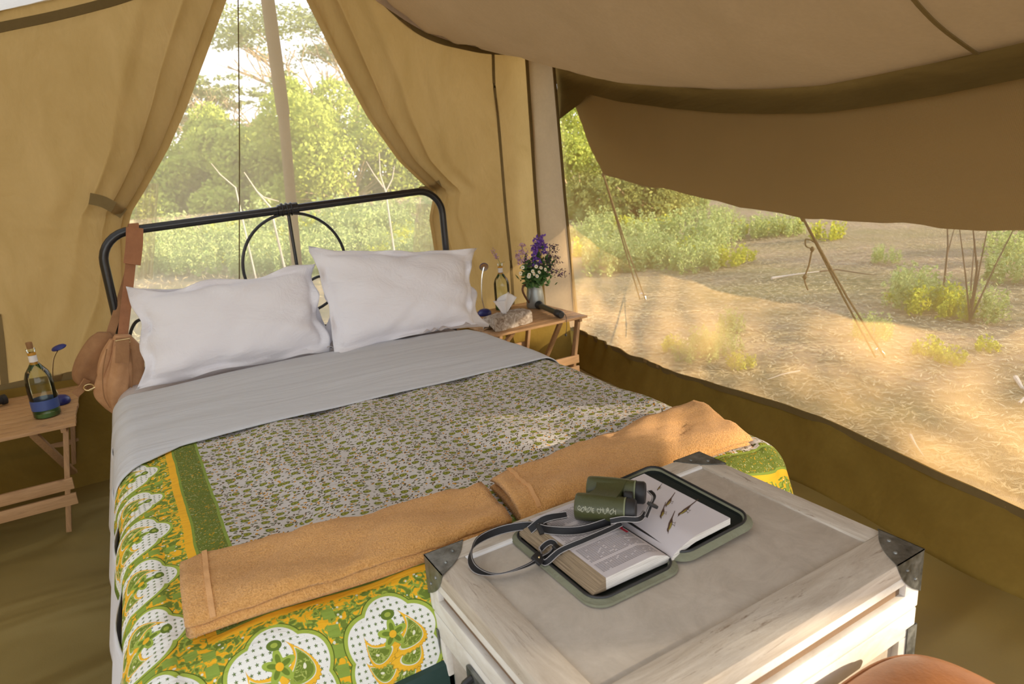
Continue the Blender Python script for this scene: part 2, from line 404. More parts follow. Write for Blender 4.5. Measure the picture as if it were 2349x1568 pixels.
    fl2 = length(al, (bb - .066) * 1.4); md = m.mix(fl2.lt(.013), md, (.13, .19, .03)); md = m.mix(fl2.lt(.006), md, (.35, .42, .07))
    # column between medallions
    edge = al.ab().gt(cw / 2 - .011); cd_ = b.cell(.034).ab().lt(.011)
    md = m.mix(edge * cd_ * e_.gt(.009), md, (.26, .36, .06)); 
    # --- assemble
    out = m.mix(b.lt(.338), centre, band)
    out = m.mix((b - .338).ab().lt(.0035), out, (.24, .32, .06)); out = m.mix(b.lt(.276), out, (.22, .30, .05)); out = m.mix(b.lt(.270), out, (.82, .44, .03))
    out = m.mix(b.lt(.252), out, gr); out = m.mix(b.lt(.232), out, md)
    out = m.mix(b.lt(.030), out, (.30, .38, .07)); hem = m.mix(gn.gt(.55), (.10, .15, .02), (.20, .27, .05)); out = m.mix(b.lt(.027), out, hem)
    m.color(out)
    w = m.noise(m.coord('UV', (2.0, 9, 1)), 3, 4, .6, .6); n = m.bump(w, .45, .02); m.bump(m.noise(uv, 30, 3), .25, .006, n)
    return m.m
m_quilt = quilt_mat()

m_leather = None
def leather(name, a, b, sc=9, rough=.5):
    m = Mat(name, rough=rough, spec=.4); v = m.coord('Object'); f = m.noise(v, sc, 6, .65); m.color(m.mix(m.rng(f, .3, .72), a, b)); n = m.bump(m.noise(v, sc * 25, 3), .2, .002); m.bump(f, .3, .01, n); return m.m
m_leather = leather('tan_leather', (.40, .16, .055), (.22, .085, .03), 7, .42)
m_suede = leather('bag_suede', (.58, .33, .17), (.42, .22, .10), 14, .85)
m_suede_d = leather('bag_suede_brown', (.36, .19, .085), (.25, .125, .055), 14, .85)  # browner suede of the rear pouch, tabs and piping
m_strapl = leather('bag_strap_leather', (.36, .15, .06), (.27, .11, .042), 18, .6)
m_brass = Mat('brass', (.75, .58, .3), .3, 1).m
m_oliveb = solid('olive_armour', (.055, .06, .02), .38, 0, .5, .25, 220, .1)
m_oliveedge = solid('olive_edge', (.20, .22, .12), .5)
m_casein = solid('case_inside', (.02, .024, .02), .8, 0, .2, .4, 100)
m_case = canvas('case_canvas', (.24, .24, .17), (.19, .195, .135), .0, None, .3, 12)
m_page = None
def paper():
    m = Mat('book_paper', (.62, .58, .60), .7, 0, .2); x, y, z = m.xyz(m.coord('Object')); m.color(m.mix(m.noise(m.coord('Object'), 12, 3), (.62, .58, .60), (.55, .51, .53))); return m.m
m_page = paper()
def pedge():
    m = Mat('page_edges', rough=.8, spec=.1); f = m.noise(m.coord('Object', (2, 2, 220)), 6, 3); m.color(m.ramp(f, [(.35, (.50, .47, .42)), (.6, (.85, .82, .78))])); m.bump(f, .5, .002); return m.m
m_pedge = pedge()
def pedge2():
    m = Mat('fore_edges', rough=.8, spec=.1); f = m.noise(m.coord('Object', (2, 2, 220)), 6, 3); m.color(m.ramp(f, [(.3, (.14, .10, .065)), (.6, (.34, .26, .17))])); m.bump(f, .5, .002); return m.m
m_fedge = pedge2()
m_ink = solid('grey_ink', (.13, .12, .14), .8)
m_red = solid('red_ink', (.45, .02, .04), .7)
m_bird = solid('brown_ink', (.10, .05, .03), .8, var=.5); m_birdy = solid('yellow_ink', (.32, .25, .04), .8)
m_web = None
def web():
    m = Mat('black_webbing', (.006, .006, .008), .6, 0, .4); f = m.noise(m.coord('Object', (1, 1, 1)), 500, 1); m.bump(f, .5, .001); return m.m
m_web = web(); m_stitch = solid('grey_stitching', (.42, .39, .38), .8); m_webgrey = solid('grey_webbing_inner', (.06, .06, .065), .6, 0, .4, .6, 400)
def glass(name, c, rough=.02):
    m = Mat(name, c, rough); m.b.inputs['Transmission Weight'].default_value = 1; m.b.inputs['IOR'].default_value = 1.45; return m.m
def thin_glass(name, c, mixf):
    m = Mat(name); t = m.node('ShaderNodeBsdfTransparent'); t.inputs[0].default_value = (*c, 1); g = m.node('ShaderNodeBsdfGlossy'); g.inputs[0].default_value = (1, 1, 1, 1); g.inputs[1].default_value = .05
    fr = m.node('ShaderNodeLayerWeight'); fr.inputs[0].default_value = mixf; s = m.node('ShaderNodeMixShader'); m.lk(fr.outputs['Fresnel'], s.inputs[0]); m.lk(t.outputs[0], s.inputs[1]); m.lk(g.outputs[0], s.inputs[2]); m.lk(s.outputs[0], m.out.inputs[0]); return m.m
m_bottle = thin_glass('green_glass', (.90, .94, .84), .3); m_bottlebase = solid('bottle_base_glass', (.10, .24, .09), .1, 0, .8)
m_bluelabel = solid('blue_label', (.05, .09, .28), .5); m_orange = solid('orange_wrap', (.55, .26, .02), .5); m_whitelabel = solid('white_label', (.78, .76, .76), .5)
m_cork = solid('cork', (.30, .16, .07), .9, 0, .2, .5, 120); m_tissue = linen('tissue', (.82, .80, .80), .2)
m_fur = None
def fur():
    m = Mat('tissue_cover_fabric', rough=.95, spec=.1); v = m.coord('Object', (1, 1, 1)); f = m.noise(v, 24, 6, .7, 1.5); m.color(m.ramp(f, [(.33, (.18, .12, .08)), (.52, (.45, .38, .31)), (.68, (.66, .60, .54))])); m.bump(f, .6, .01); return m.m
m_fur = fur()
m_pewter = solid('pewter', (.30, .32, .31), .38, .7, .5, .2, 60); m_jughandle = solid('rusty_handle', (.13, .06, .03), .5, .4)
m_greenleaf = Mat('leaf_green', (.06, .14, .03), .7).m; m_purple = Mat('petal_purple', (.17, .07, .42), .7).m; m_pink = Mat('petal_pink', (.50, .30, .42), .7).m; m_mauve = Mat('bud_dark_mauve', (.07, .03, .07), .7).m
m_petal = Mat('petal_white', (.8, .78, .68), .7).m; m_yolk = Mat('daisy_centre', (.65, .45, .05), .7).m
m_rope = solid('guy_rope_fibre', (.14, .10, .05), .85, 0, .2, .5, 300); m_peg = solid('peg_steel', (.6, .62, .66), .3, .8)
def leafm(name, a, b, trans=.35):
    m = Mat(name); oi = m.node('ShaderNodeNewGeometry'); c = m.mix(m.rng(Nd(m.nt, oi.outputs['Random Per Island']), 0, 1), a, b); return m.cloth(c, trans).m
m_bush = leafm('bush_leaves', (.30, .38, .07), (.58, .62, .14)); m_bushd = leafm('dull_bush_leaves', (.24, .27, .08), (.42, .43, .14))
m_weed = leafm('weed_leaves', (.26, .36, .12), (.52, .56, .24)); m_weedy = leafm('weed_leaves_yellow', (.30, .38, .06), (.65, .62, .08))
m_acacia = leafm('acacia_leaves', (.22, .27, .10), (.38, .42, .19)); m_bark = solid('acacia_bark', (.42, .31, .19), .9, 0, .2, .4, 30)
m_straw = leafm('dry_grass', (.36, .28, .14), (.62, .52, .32), .2); m_dead = solid('bleached_twig', (.55, .47, .38), .9); m_darktwig = solid('dark_twig', (.10, .07, .045), .9)
def ground():
    m = Mat('savanna_soil', rough=1, spec=.05); v = m.coord('Object'); a = m.noise(v, .35, 4, .6); b = m.noise(v, 2.2, 6, .7); c = m.noise(m.coord('Object', (1, 1, 1)), 18, 6, .8)
    k = m.mix(m.rng(b, .35, .7), (.35, .265, .185), (.24, .20, .12)); k = m.mix(m.rng(a, .42, .62, 0, .7), k, (.17, .18, .07)); k = m.mix(m.rng(c, .5, .72, 0, .6), k, (.42, .35, .25)); k = m.mix(m.rng(c, .3, .42, .5, 0), k, (.16, .13, .08)); m.color(k)
    m.bump(c, .8, .05); return m.m
m_ground = ground()

# ------------------------------------------------------------------ the tent: geometry constants
YG = 3.90                                                           # gable wall
CX, CY = 2.74, 3.90                                                 # right rear corner
def wx(y, z=.8): return CX - .15 * (CY - y)                         # right wall line
WN = (1, -.15, 0); WA = (CX, CY, 0)
def PW(px, py, off=0):
    return Pn(px, py, (CX + off, CY, 0), WN)
RX = .86                                                            # ridge
# floor
def ffn(u, v):
    x = -2.2 + 5.0 * u; y = -2.2 + 6.15 * v; return (x, y, .006 + .012 * vnoise(x * 2 + y * 1.4, y * 2.2 - x, 1) * min(1, max(0, (3.9 - y) * 2)))
tag(gridsurf('floor', ffn, 90, 110, m_floor), kind='structure')
# right skirt (turned-up groundsheet)
sk_top = [PW(1325, 752), PW(1430, 802), PW(1545, 850), PW(1700, 893), PW(1880, 952), PW(2100, 1050), PW(2349, 1168)]
ys_ = [p[1] for p in sk_top][::-1]; zs_ = [p[2] for p in sk_top][::-1]
def sk_z(y): return interp(y, ys_, zs_)
def skf(u, v):
    y = CY + .0 - 6.1 * u; top = sk_z(y) if y > ys_[0] else zs_[0]
    z = top * v; lean = -.10 * (1 - v) ** 1.6
    wr = .016 * math.sin(y * 34 + 2 * math.sin(y * 9)) * v * math.exp(-((y - 3.3) / .55) ** 2) + .012 * vnoise(y * 4, z * 9, 3)
    return (wx(y) + lean + wr - .01, y, z)
tag(gridsurf('trim_1', skf, 200, 14, m_skirt, thick=.004), kind='structure')
sk_hem = MB(); pts = [Vector(skf(u, 1.0)) + Vector((-.005, 0, 0)) for u in np.linspace(0, 1, 90)]
sk_hem.ribbon([p - Vector((0, 0, .014)) for p in pts], [(0, 0, 1)] * len(pts), .03, .004); tag(sk_hem.obj('trim_2', m_hem), kind='structure')
# eave curve on right wall
ev_px = [(1265, 148), (1330, 172), (1420, 190), (1530, 200), (1640, 206), (1760, 203), (1890, 195), (2000, 175), (2150, 143), (2349, 94)]
ev = [PW(x, y, -.03) for x, y in ev_px][::-1]; ey = [p[1] for p in ev]; ez = [p[2] for p in ev]
def eave(y): return interp(y, ey, ez) if y > ey[0] else ez[0] + (ey[0] - y) * .05
# gable edge profile (x -> z on gable) right side
gr_px = [(850, -40), (880, -2), (940, 52), (1000, 84), (1060, 101), (1120, 112), (1205, 118), (1268, 150)]
gp = [P(x, y, 1, YG) for x, y in gr_px]; gx = [RX] + [p[0] for p in gp]; gz = [2.95] + [p[2] for p in gp]
gx[-1] = wx(YG) - .0; gz[-1] = eave(YG)
gxn = [(a - RX) / (gx[-1] - RX) for a in gx]
def roofz(u, y):
    """u: 0 ridge ... 1 eave"""
    zr, ze = 2.95, eave(y); g0 = interp(u, gxn, gz); base = gz[-1] + (2.95 - gz[-1]) * (1 - u)
    sag = g0 - base; k = max(0, min(1, (YG - y) / .9)); sag2 = -.42 * math.sin(PI * u ** 1.3) * (1 - .3 * u)
    return ze + (zr - ze) * (1 - u) + sag * (1 - k) + sag2 * k * .75
def roofR(u, v):
    y = YG - 6.2 * v ** 1.15; x = RX + (wx(y) - .03 - RX) * u
    crease = .012 * math.sin(u * 60 + v * 8) * math.exp(-v * 9) * (1 if u < .95 else 0)
    return (x, y, roofz(u, y) + crease + .004 * vnoise(x * 3, y * 2.5))
tag(gridsurf('ceiling', roofR, 70, 110, m_roof), kind='structure')
def flyR(u, v):
    y = YG + .35 - 6.9 * v; x = RX + (wx(y) + .85 - RX) * u; return (x, y, 3.15 + (1.66 - 3.15) * u - .10 * math.sin(PI * u))  # fly overhang, out of view, widened to keep sun off the roof lining
tag(gridsurf('ceiling.002', flyR, 20, 30, m_fly), kind='structure')
sv = ((YG - 1.10) / 6.2) ** (1 / 1.15)
tag(MB().ribbon([Vector(roofR(u, sv)) - Vector((.004, 0, .006)) for u in np.linspace(.2, .995, 40)], [(0, 1, 0)] * 40, .012, .004).obj('trim_14', m_seam), kind='structure')
gl_px = [(320, -22), (240, 2), (120, 30), (0, 58)]
glp = [P(x, y, 1, YG) for x, y in gl_px]
lx = [RX] + [p[0] for p in glp] + [-1.0, -1.6]; lz = [2.95] + [p[2] for p in glp] + [2.02, 1.9]
def roofL(u, v):
    x = RX - 2.5 * u; y = YG - 6.2 * v; z = interp(x, lx[::-1], lz[::-1]); return (x, y, z + .05 + .0 * v)
tag(gridsurf('ceiling.001', roofL, 40, 40, m_fly), kind='structure')
# gable canvas: pale strip painted as lit roof pleats between hem and lining, hems
def strip(name, px, w, off, mat, y=YG):
    pts = spline([P(a, b, 1, y - off) for a, b in px], 40); mb = MB(); mb.ribbon(pts, [(0, 0, 1)] * 40, w, .006); return tag(mb.obj(name, mat), kind='structure')
strip('trim_3', [(870, -6), (940, 58), (1000, 90), (1060, 106), (1120, 117), (1206, 121)], .034, .035, m_hem)
strip('trim_13', [(858, -14), (950, 48), (1010, 76), (1070, 92), (1130, 104), (1190, 111)], .05, .05, m_litpleats)
strip('trim_4', [(330, -20), (240, 8), (120, 38), (0, 63), (-120, 90)], .04, .035, m_hem)
strip('trim_5', [(1131, 122), (1134, 200), (1145, 300), (1160, 480), (1172, 600), (1180, 745)], .018, .03, m_seam)
strip('trim_6', [(-150, 925), (0, 895), (60, 882), (170, 862), (262, 845)], .05, .03, m_seam)
strip('trim_7', [(-6, 720), (4, 800), (12, 893)], .03, .025, m_seam)
def gsk(u, v):
    x = -1.66 + (CX + 1.6) * u; top = interp(x, [-.5, 2.4], [.545, .36]); return (x, YG - .05 - .08 * (1 - v) ** 1.6 + .010 * vnoise(x * 5, v * 3, 8), top * v)
tag(gridsurf('trim_12', gsk, 90, 10, m_skirt), kind='structure')
# post sleeve at the corner
def sleeve(u, v):
    a = P(1208, 118, 1, YG - .03); b = P(1270, 150, 1, YG - .03); c = P(1250, 742, 1, YG - .03); d = P(1325, 752, 1, YG - .03)
    p = (np.array(a) * (1 - u) + np.array(b) * u) * (1 - v) + (np.array(c) * (1 - u) + np.array(d) * u) * v
    return (p[0], p[1] - .03 * math.sin(PI * u), p[2])
tag(gridsurf('trim_8', sleeve, 8, 30, m_post), kind='structure')
for nm, (pa, pb, w) in {'trim_9': ((1207, 118), (1252, 742), .018), 'trim_10': ((1270, 150), (1326, 756), .016)}.items():
    mb = MB(); mb.ribbon([P(*pa, 1, YG - .05), P((pa[0] + pb[0]) / 2 - 2, (pa[1] + pb[1]) / 2, 1, YG - .05), P(*pb, 1, YG - .05)], [(1, 0, 0)] * 3, w, .012); tag(mb.obj(nm, m_hem), kind='structure')

# gable canvas walls with gathered flaps ------------------------------------------------
eL = [(566, -270), (540, -60), (518, 0), (470, 130), (425, 250), (385, 340), (335, 430), (300, 487)]
eLb = [(300, 490), (292, 530), (297, 600), (300, 680), (275, 780), (262, 850)]
eR = [(600, -270), (660, -60), (690, 0), (760, 140), (830, 270), (900, 370), (960, 425), (985, 445)]
eRb = [(985, 447), (975, 500), (985, 560), (1000, 640), (1010, 760), (1015, 850)]
def edgecurve(top, bot):
    p = [P(a, b, 1, YG) for a, b in top + bot]; z = [q[2] for q in p][::-1]; x = [q[0] for q in p][::-1]; return z, x
zL, xL = edgecurve(eL, eLb); zR, xR = edgecurve(eR, eRb)
tieL = P(285, 487, 1, YG); tieR = P(1000, 440, 1, YG)
def flap(side, outer, zc, xc, tie, ztop, zbot):
    def fn(u, v):
        z = zbot + v * (ztop(0) - zbot) if False else 0
        return None
    n1, n2 = 150, 100; V = []
    for j in range(n2):
        v = j / (n2 - 1)
        for i in range(n1):
            u = (i / (n1 - 1))
            # u 0 = gathered edge, 1 = outer
            zt = zbot + (2.97 - zbot) * v; xe = interp(zt, zc, xc); W_ = abs(outer - xe); s = u * W_
            dz = abs(zt - tie[2]); gather = math.exp(-(dz / .55) ** 2); up = 1 if zt > tie[2] else .55
            env = math.exp(-(s / (.24 + .20 * (1 - gather))) ** 2)
            k = 2 * PI / (.060 + .05 * (1 - gather) + .12 * s)
            amp = (.021 + .009 * gather) * env * up
            x = xe + side * (s + amp * 1.6 * (1 - math.cos(k * s * .5)) * 0 + amp * .9 * math.sin(k * s))
            yy = YG - .02 - amp * 1.3 * (1 + math.cos(k * s)) - .018 * vnoise(x * 3, zt * 2.5, 5) * (1 - env)
            # tension crease from the tie to the outer side
            x_o = x
            V.append((x_o, yy, min(zt, ztop(x_o))))
    i = np.arange(n1 - 1); j = np.arange(n2 - 1); I, J = np.meshgrid(i, j); a = (J * n1 + I).ravel()
    return V, np.stack([a, a + 1, a + 1 + n1, a + n1], 1)
def ztR(x): return interp(x, gx, gz) + .01
def ztL(x): return interp(x, lx[::-1], lz[::-1]) + .05
V, Fc = flap(-1, -1.7, zL, xL, tieL, ztL, .0)
cl = mesh('canvas_flap', V, Fc, m_gable); tag(cl, 'left tan canvas gable flap gathered aside and tied behind the shoulder bag', 'tent flap')
V, Fc = flap(1, float(P(1228, 430, 1, YG)[0]), zR, xR, tieR, ztR, .0)
crr = mesh('canvas_flap', V, Fc, m_gable); tag(crr, 'right tan canvas gable flap gathered toward the flower jug corner', 'tent flap')
def tie(pts, w, parent):
    pp = spline([np.array(P(a, b, 1, YG - .075)) for a, b in pts], 14); mb = MB(); mb.ribbon(pp, [(.1, 0, 1)] * 14, w, .006); return mb.obj('tie_strap', m_hem, parent)
m_hem_ = m_hem; m_hem = m_seam
tie([(205, 455), (235, 462), (262, 476), (284, 490)], .055, cl); tie([(962, 436), (985, 432), (1010, 420)], .04, crr); m_hem = m_hem_

# gable window: netting with zip cord
w1 = empty('window_1', (.86, YG, .5)); w1['kind'] = 'structure'
nt = gridsurf('net_pane', lambda u, v: (-.65 + 3.0 * u - .86, .035 + .006 * vnoise(u * 8, v * 5), -.5 + 2.95 * v), 30, 30, m_net2, w1, lambda u, v: (3.0 * u, 2.95 * v))
mb = MB(); A = np.array(P(546, -20, 1, YG + .02)) - (.86, YG, .5); B = np.array(P(549, 640, 1, YG + .02)) - (.86, YG, .5)
mb.tube([A, (A + B) / 2 + (.004, 0, 0), B], .003, 6); mb.obj('zip_cord', m_hem, w1)
pl = []
for (a, b) in [(952, 470), (968, 470), (985, 470)]: pl.append(P(a, b, 1, YG + .0))
mb = MB()
def ng(u, v):
    t = P(955 + 40 * u, 468, 1, YG - .005); b = P(945 + 60 * u, 600, 1, YG - .005); p = t * (1 - v) + b * v; return (p[0] - .86, p[1] + .012 * math.sin(u * 26) - YG, p[2] - .5)
gridsurf('net_gather', ng, 30, 12, m_net2, w1, lambda u, v: (u * .2, v * .3))
def ng2(u, v):
    t = P(318 + 46 * u, 420, 1, YG - .005); b = P(290 + 60 * u, 640, 1, YG - .005); p = t * (1 - v) + b * v; return (p[0] - .86, p[1] + .014 * math.sin(u * 22) - YG, p[2] - .5)
gridsurf('net_gather', ng2, 30, 12, m_net2, w1, lambda u, v: (u * .2, v * .3))
# side window: netting
w2 = empty('window_2', (CX, CY, .2)); w2['kind'] = 'structure'
def nf(u, v):
    y = CY - 6.1 * u; zb = sk_z(y) if y > ys_[0] else zs_[0]; z = zb - .02 + (eave(y) - zb) * v
    return (wx(y) + .0 - CX + .006 * vnoise(y * 2, z * 3), y - CY, z - .2)
gridsurf('net_pane', nf, 80, 20, m_net, w2, lambda u, v: (6.1 * u, 1.5 * v))
# canvas valance under the eave
def vf(u, v):
    y = CY - 6.1 * u; z = eave(y) + .03 - (.13 + .25 * max(0, (y - 3.45) / .45)) * v; return (wx(y) - .032 + .012 * math.sin(v * 3) - .01 * vnoise(y * 3, v, 2), y, z)
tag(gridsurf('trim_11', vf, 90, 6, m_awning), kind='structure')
# rear of the tent (behind the camera) and left side: open doorway between two canvas jambs
def wallleft(u, v): return (-1.7, -2.2 + 6.1 * u, 1.9 * v * (1 if v < 1 else 1))
tag(gridsurf('wall_left', lambda u, v: (-1.66 + .01 * vnoise(u * 9, v * 4), 1.0 + 2.9 * u, 1.95 * v), 30, 12, m_gable), kind='structure')

# awning beyond the side window -------------------------------------------------------
aw_px = [(1384, 400), (1445, 417), (1550, 440), (1659, 463), (1745, 481), (1833, 498), (1965, 506), (2144, 520), (2349, 528)]
xo = [3.25, 3.25, 3.27, 3.29, 3.3, 3.31, 3.28, 3.25, 3.2]
outer = [P(a, b, 0, x) for (a, b), x in zip(aw_px, xo)]
oy = [p[1] for p in outer][::-1]; 
def oc(y, k):
    v = interp(y, oy, [p[k] for p in outer][::-1])
    if k == 2 and y < oy[0]: v = interp(y, [-1.4, -.9, -.4, -.1, .15, oy[0]], [1.28, 1.36, 1.42, 1.40, 1.06, v])  # unseen rear edge shaped: sun reaches the bed but not the trunk top
    return v
AWE = -1.28
def awn(u, v):
    yo = oy[-1] + (AWE - oy[-1]) * u; yi = (CY - .04) + (AWE - .1 - CY) * u
    yi = CY - .03 + (AWE - CY) * u
    yy = yo; po = np.array([oc(yy, 0), yo, oc(yy, 2)]); pi = np.array([wx(yi) + .02, yi, eave(yi) - .02])
    p = pi * (1 - v) + po * v; sag = -.05 * math.sin(PI * v) + .012 * vnoise(p[1] * 5, v * 4, 2) + .012 * math.sin(v * 19 + 1.2 * math.sin(p[1] * 2.2) + p[1] * 1.3) * (.25 + .75 * abs(vnoise(p[1] * 1.1, v * 2, 7))) * math.sin(PI * min(1, v + .1)) + .006 * math.sin(v * 41 + p[1] * 5 + 2 * math.sin(p[1] * 1.7)) * vnoise(p[1] * 2, v * 5, 3)
    return (p[0], p[1], p[2] + sag)
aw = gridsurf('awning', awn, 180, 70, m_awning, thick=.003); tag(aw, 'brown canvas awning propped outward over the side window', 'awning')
mb = MB()
for u in np.linspace(.001, 1, 2): pass
pts = [Vector(awn(u, 1)) for u in np.linspace(0, 1, 60)]; mb.ribbon([p + Vector((0, 0, .004)) for p in pts], [(1, 0, .1)] * 60, .03, .004); mb.obj('hem', m_hem, aw)
# guy ropes
def guy(a, b, label, extra=False):
    a = np.array(a); b = np.array(b); t = empty('guy_rope', tuple(b)); tag(t, label, 'rope', 'guy ropes of the side awning')
    for s in (0, 1):
        d = np.array([.018, -.03, 0]) * s; mb = MB(); mb.tube([a - b, (a * .5 + b * .5) - b + d * .6 + (0, 0, -.01), d * 1.6], .0065, 6); mb.obj('strand', m_rope, t)
    mb = MB(); mb.tube([(0, 0, .03), (.0, .0, .05), (.02, 0, .06), (.045, -.03, .02), (.05, -.03, -.02)], .006, 6); mb.obj('peg', m_peg, t)
    if extra:
        k = (a - b) * .84; mb = MB()
        mb.tube(spline([k, k + (-.02, .02, .02), k + (-.055, .03, .03), k + (-.05, .03, -.01), k + (-.015, .01, -.03)], 16), .004, 6)
        mb.tube(spline([k + (-.02, .01, -.02), k + (-.03, .02, -.12), k + (-.05, .03, -.2), k + (-.03, .02, -.27)], 12), .005, 6)
        for q in ((-.02, .01, -.03), (-.05, .03, -.19)): mb.tube([k + np.array(q) + (0, 0, -.015), k + np.array(q), k + np.array(q) + (0, 0, .015)], [.006, .014, .006], 8)
        mb.obj('slider_knot', m_rope, t)
    mb = MB(); q = a - b; mb.tube([q + (0, 0, -.02), q, q + (0, 0, .015)], [.006, .016, .008], 8); mb.obj('eyelet_knot', m_rope, t); return t
guy(P(1842, 500, 0, 3.31), P(2008, 822, 2, 0.0) + (0, 0, .01), 'nearer guy rope with hanging slider knot under the awning middle', True)
guy(P(1384, 400, 0, 3.25), P(1468, 688, 2, 0.0) + (0, 0, .01), 'farther guy rope from the awning corner near the flower jug')
# centre pole outside the gable net
tp = empty('tent_pole', (.85, YG + .14, 0)); tag(tp, 'tan upright tent pole behind the gable netting above the headboard', 'pole')
A = np.array(P(606, -60, 1, YG + .14)); J = np.array(P(650, 262, 1, YG + .14)); B = np.array(P(684, 640, 1, YG + .14)); B = J + (B - J) * (J[2] / (J[2] - B[2])); O = np.array([.85, YG + .14, 0])
A = J + (A - J) * 1.3
mb = MB(); mb.tube([A - O, J - O], .036, 16); mb.obj('upper_section', m_post, tp); mb = MB(); mb.tube([J - O, B - O], .030, 16); mb.obj('lower_section', m_post, tp)

# ------------------------------------------------------------------ outside
gd = mesh('ground', [], [], None); bpy.data.objects.remove(gd)
def gf(u, v):
    x = -60 + 220 * u; y = -70 + 280 * v; d = math.hypot(x - 1, y - 2); return (x, y, -.012 + (.05 * vnoise(x * .7, y * .8) if d > 5 else 0))
tag(gridsurf('ground', lambda u, v: gf(.5 + (abs(u - .45) ** 2.2) * (1 if u > .45 else -1) * 2, .5 + (abs(v - .45) ** 2.2) * (1 if v > .45 else -1) * 2), 150, 150, m_ground), kind='structure')

def rand_quads(C, size, asp=1.6, flat=0.0):
    n = len(C); a = rng.normal(size=(n, 3)); a[:, 2] *= (1 - flat); a /= np.linalg.norm(a, axis=1)[:, None]
    b = rng.normal(size=(n, 3)); b[:, 2] *= (1 - flat); b -= a * (a * b).sum(1)[:, None]; b /= np.linalg.norm(b, axis=1)[:, None] + 1e-9
    s = size * rng.uniform(.6, 1.3, (n, 1)); a = a * s * asp / 2; b = b * s / 2
    return np.stack([C - a, C + b * .9, C + a, C - b * .9], 1)
def far(px, dist):
    d = ray(px, 420); d = np.array([d[0], d[1], 0]); d /= np.linalg.norm(d[:2]); return np.array([d[0] * dist, d[1] * dist, 0.])
def bush(name, loc, rx, rz, n, leaf, mat, label, seed):
    r = np.random.default_rng(seed); t = empty(name, tuple(loc)); tag(t, label, 'bush')
    k = 46; c = r.normal(size=(k, 3)); c /= np.linalg.norm(c, axis=1)[:, None]; c[:, 2] = np.abs(c[:, 2]); c *= np.array([rx, rx * .8, rz]) * r.uniform(.55, .95, (k, 1))
    rad = r.uniform(.18, .34, k) * rx * .8
    i = r.integers(0, k, n); d = r.normal(size=(n, 3)); d /= np.linalg.norm(d, axis=1)[:, None]; pts = c[i] + d * rad[i][:, None] * (r.uniform(.55, 1, (n, 1)))
    pts[:, 2] = np.maximum(pts[:, 2], .02)
    quads('foliage', rand_quads(pts, leaf), mat, t)
    mb = MB()
    for j in range(0, k, 2): q = c[j]; mb.tube([(0, 0, 0), (q[0] * .4, q[1] * .4, q[2] * .55), tuple(q)], [.05, .035, .012], 5)
    mb.obj('branches', m_bark, t); return t
bush('thicket_bush', far(500, 46), 5.4, 6.3, 34000, .17, m_bush, 'large rounded bright green bush left of the centre pole', 1)
bush('thicket_bush', far(365, 50), 5.2, 5.2, 12000, .22, m_bush, 'green bush at the far left beside the left canvas flap', 6)
bush('thicket_bush', far(800, 42), 6.3, 7.6, 40000, .15, m_bush, 'tallest bright green bush right of the centre pole', 2)
bush('thicket_bush', far(655, 54), 5.2, 6.4, 14000, .22, m_bushd, 'duller green bush directly behind the centre pole', 3)
bush('thicket_bush', far(965, 45), 5.4, 5.6, 12000, .20, m_bush, 'green bush partly hidden by the right canvas flap', 4)
bush('thicket_bush', far(1330, 19), 2.6, 3.6, 30000, .065, m_bush, 'green bush seen in the narrow gap beside the corner sleeve', 5)
bush('thicket_bush', far(1460, 17), 2.0, 1.6, 14000, .065, m_bushd, 'low dark bush under the far awning corner', 8)

def acacia(loc, h, spread, n, seed, label, leaf=.20, low=None):
    r = random.Random(seed); g = np.random.default_rng(seed); t = empty('acacia_tree', tuple(loc)); tag(t, label, 'tree')
    mb = MB(); tips = []
    def br(p, d, L, rad, lev):
        q = p + d * L; mid = p + d * L * .5 + Vector((r.uniform(-1, 1), r.uniform(-1, 1), r.uniform(-.3, .3))) * L * .07
        mb.tube([p, mid, q], [rad, rad * .85, rad * .65], 7, caps=False)
        if lev == 0: tips.append(q); return
        for k in range(3 if lev > 2 else 2 + (r.random() < .6)):
            a = r.uniform(0, 2 * PI); nd = Vector((d.x + math.cos(a) * .62, d.y + math.sin(a) * .62, d.z * .75 + .16)).normalized()
            br(q, nd, L * r.uniform(.62, .85), rad * .62, lev - 1)
    for k in range(3):
        a = 2 * PI * k / 3 + r.uniform(-.4, .4); br(Vector((0, 0, 0)), Vector((math.cos(a) * .45, math.sin(a) * .45, 1)).normalized(), h * .34, h * .018, 4)
    mb.obj('trunk', m_bark, t)
    T = np.array([tuple(x) for x in tips]); T[:, :2] *= spread; zt = T[:, 2]; 
    lev = np.round((h * (.80 + .2 * g.random(len(T)))) / (h * .085)) * (h * .085); T[:, 2] = np.minimum(zt * .4 + lev * .6, h * 1.02) if low is None else g.uniform(low, h, len(T))
    i = g.integers(0, len(T), n); pts = T[i] + g.normal(size=(n, 3)) * np.array([h * .05, h * .05, h * .007])
    quads('canopy', rand_quads(pts, leaf, 1.8, .6), m_acacia, t); return t
acacia(far(585, 56), 9.4, 1.45, 9000, 11, 'flat-topped acacia rising left of the centre pole')
acacia(far(770, 66), 16.5, 1.0, 11000, 12, 'taller flat-topped acacia behind the centre pole')
acacia(far(430, 75), 8.5, 1.3, 6000, 13, 'more distant acacia by the left canvas flap')
# shade trees to the sunny side, outside the frame, whose crowns dapple the light
acacia(np.array([9.0, -7.5, 0]), 4.8, 1.35, 2300, 21, 'spreading acacia shading the tent from the sunny side', .11, 1.2)
acacia(np.array([13.0, -4.5, 0]), 5.2, 1.35, 3600, 22, 'second spreading acacia on the sunny side of the tent', .11, 1.2)

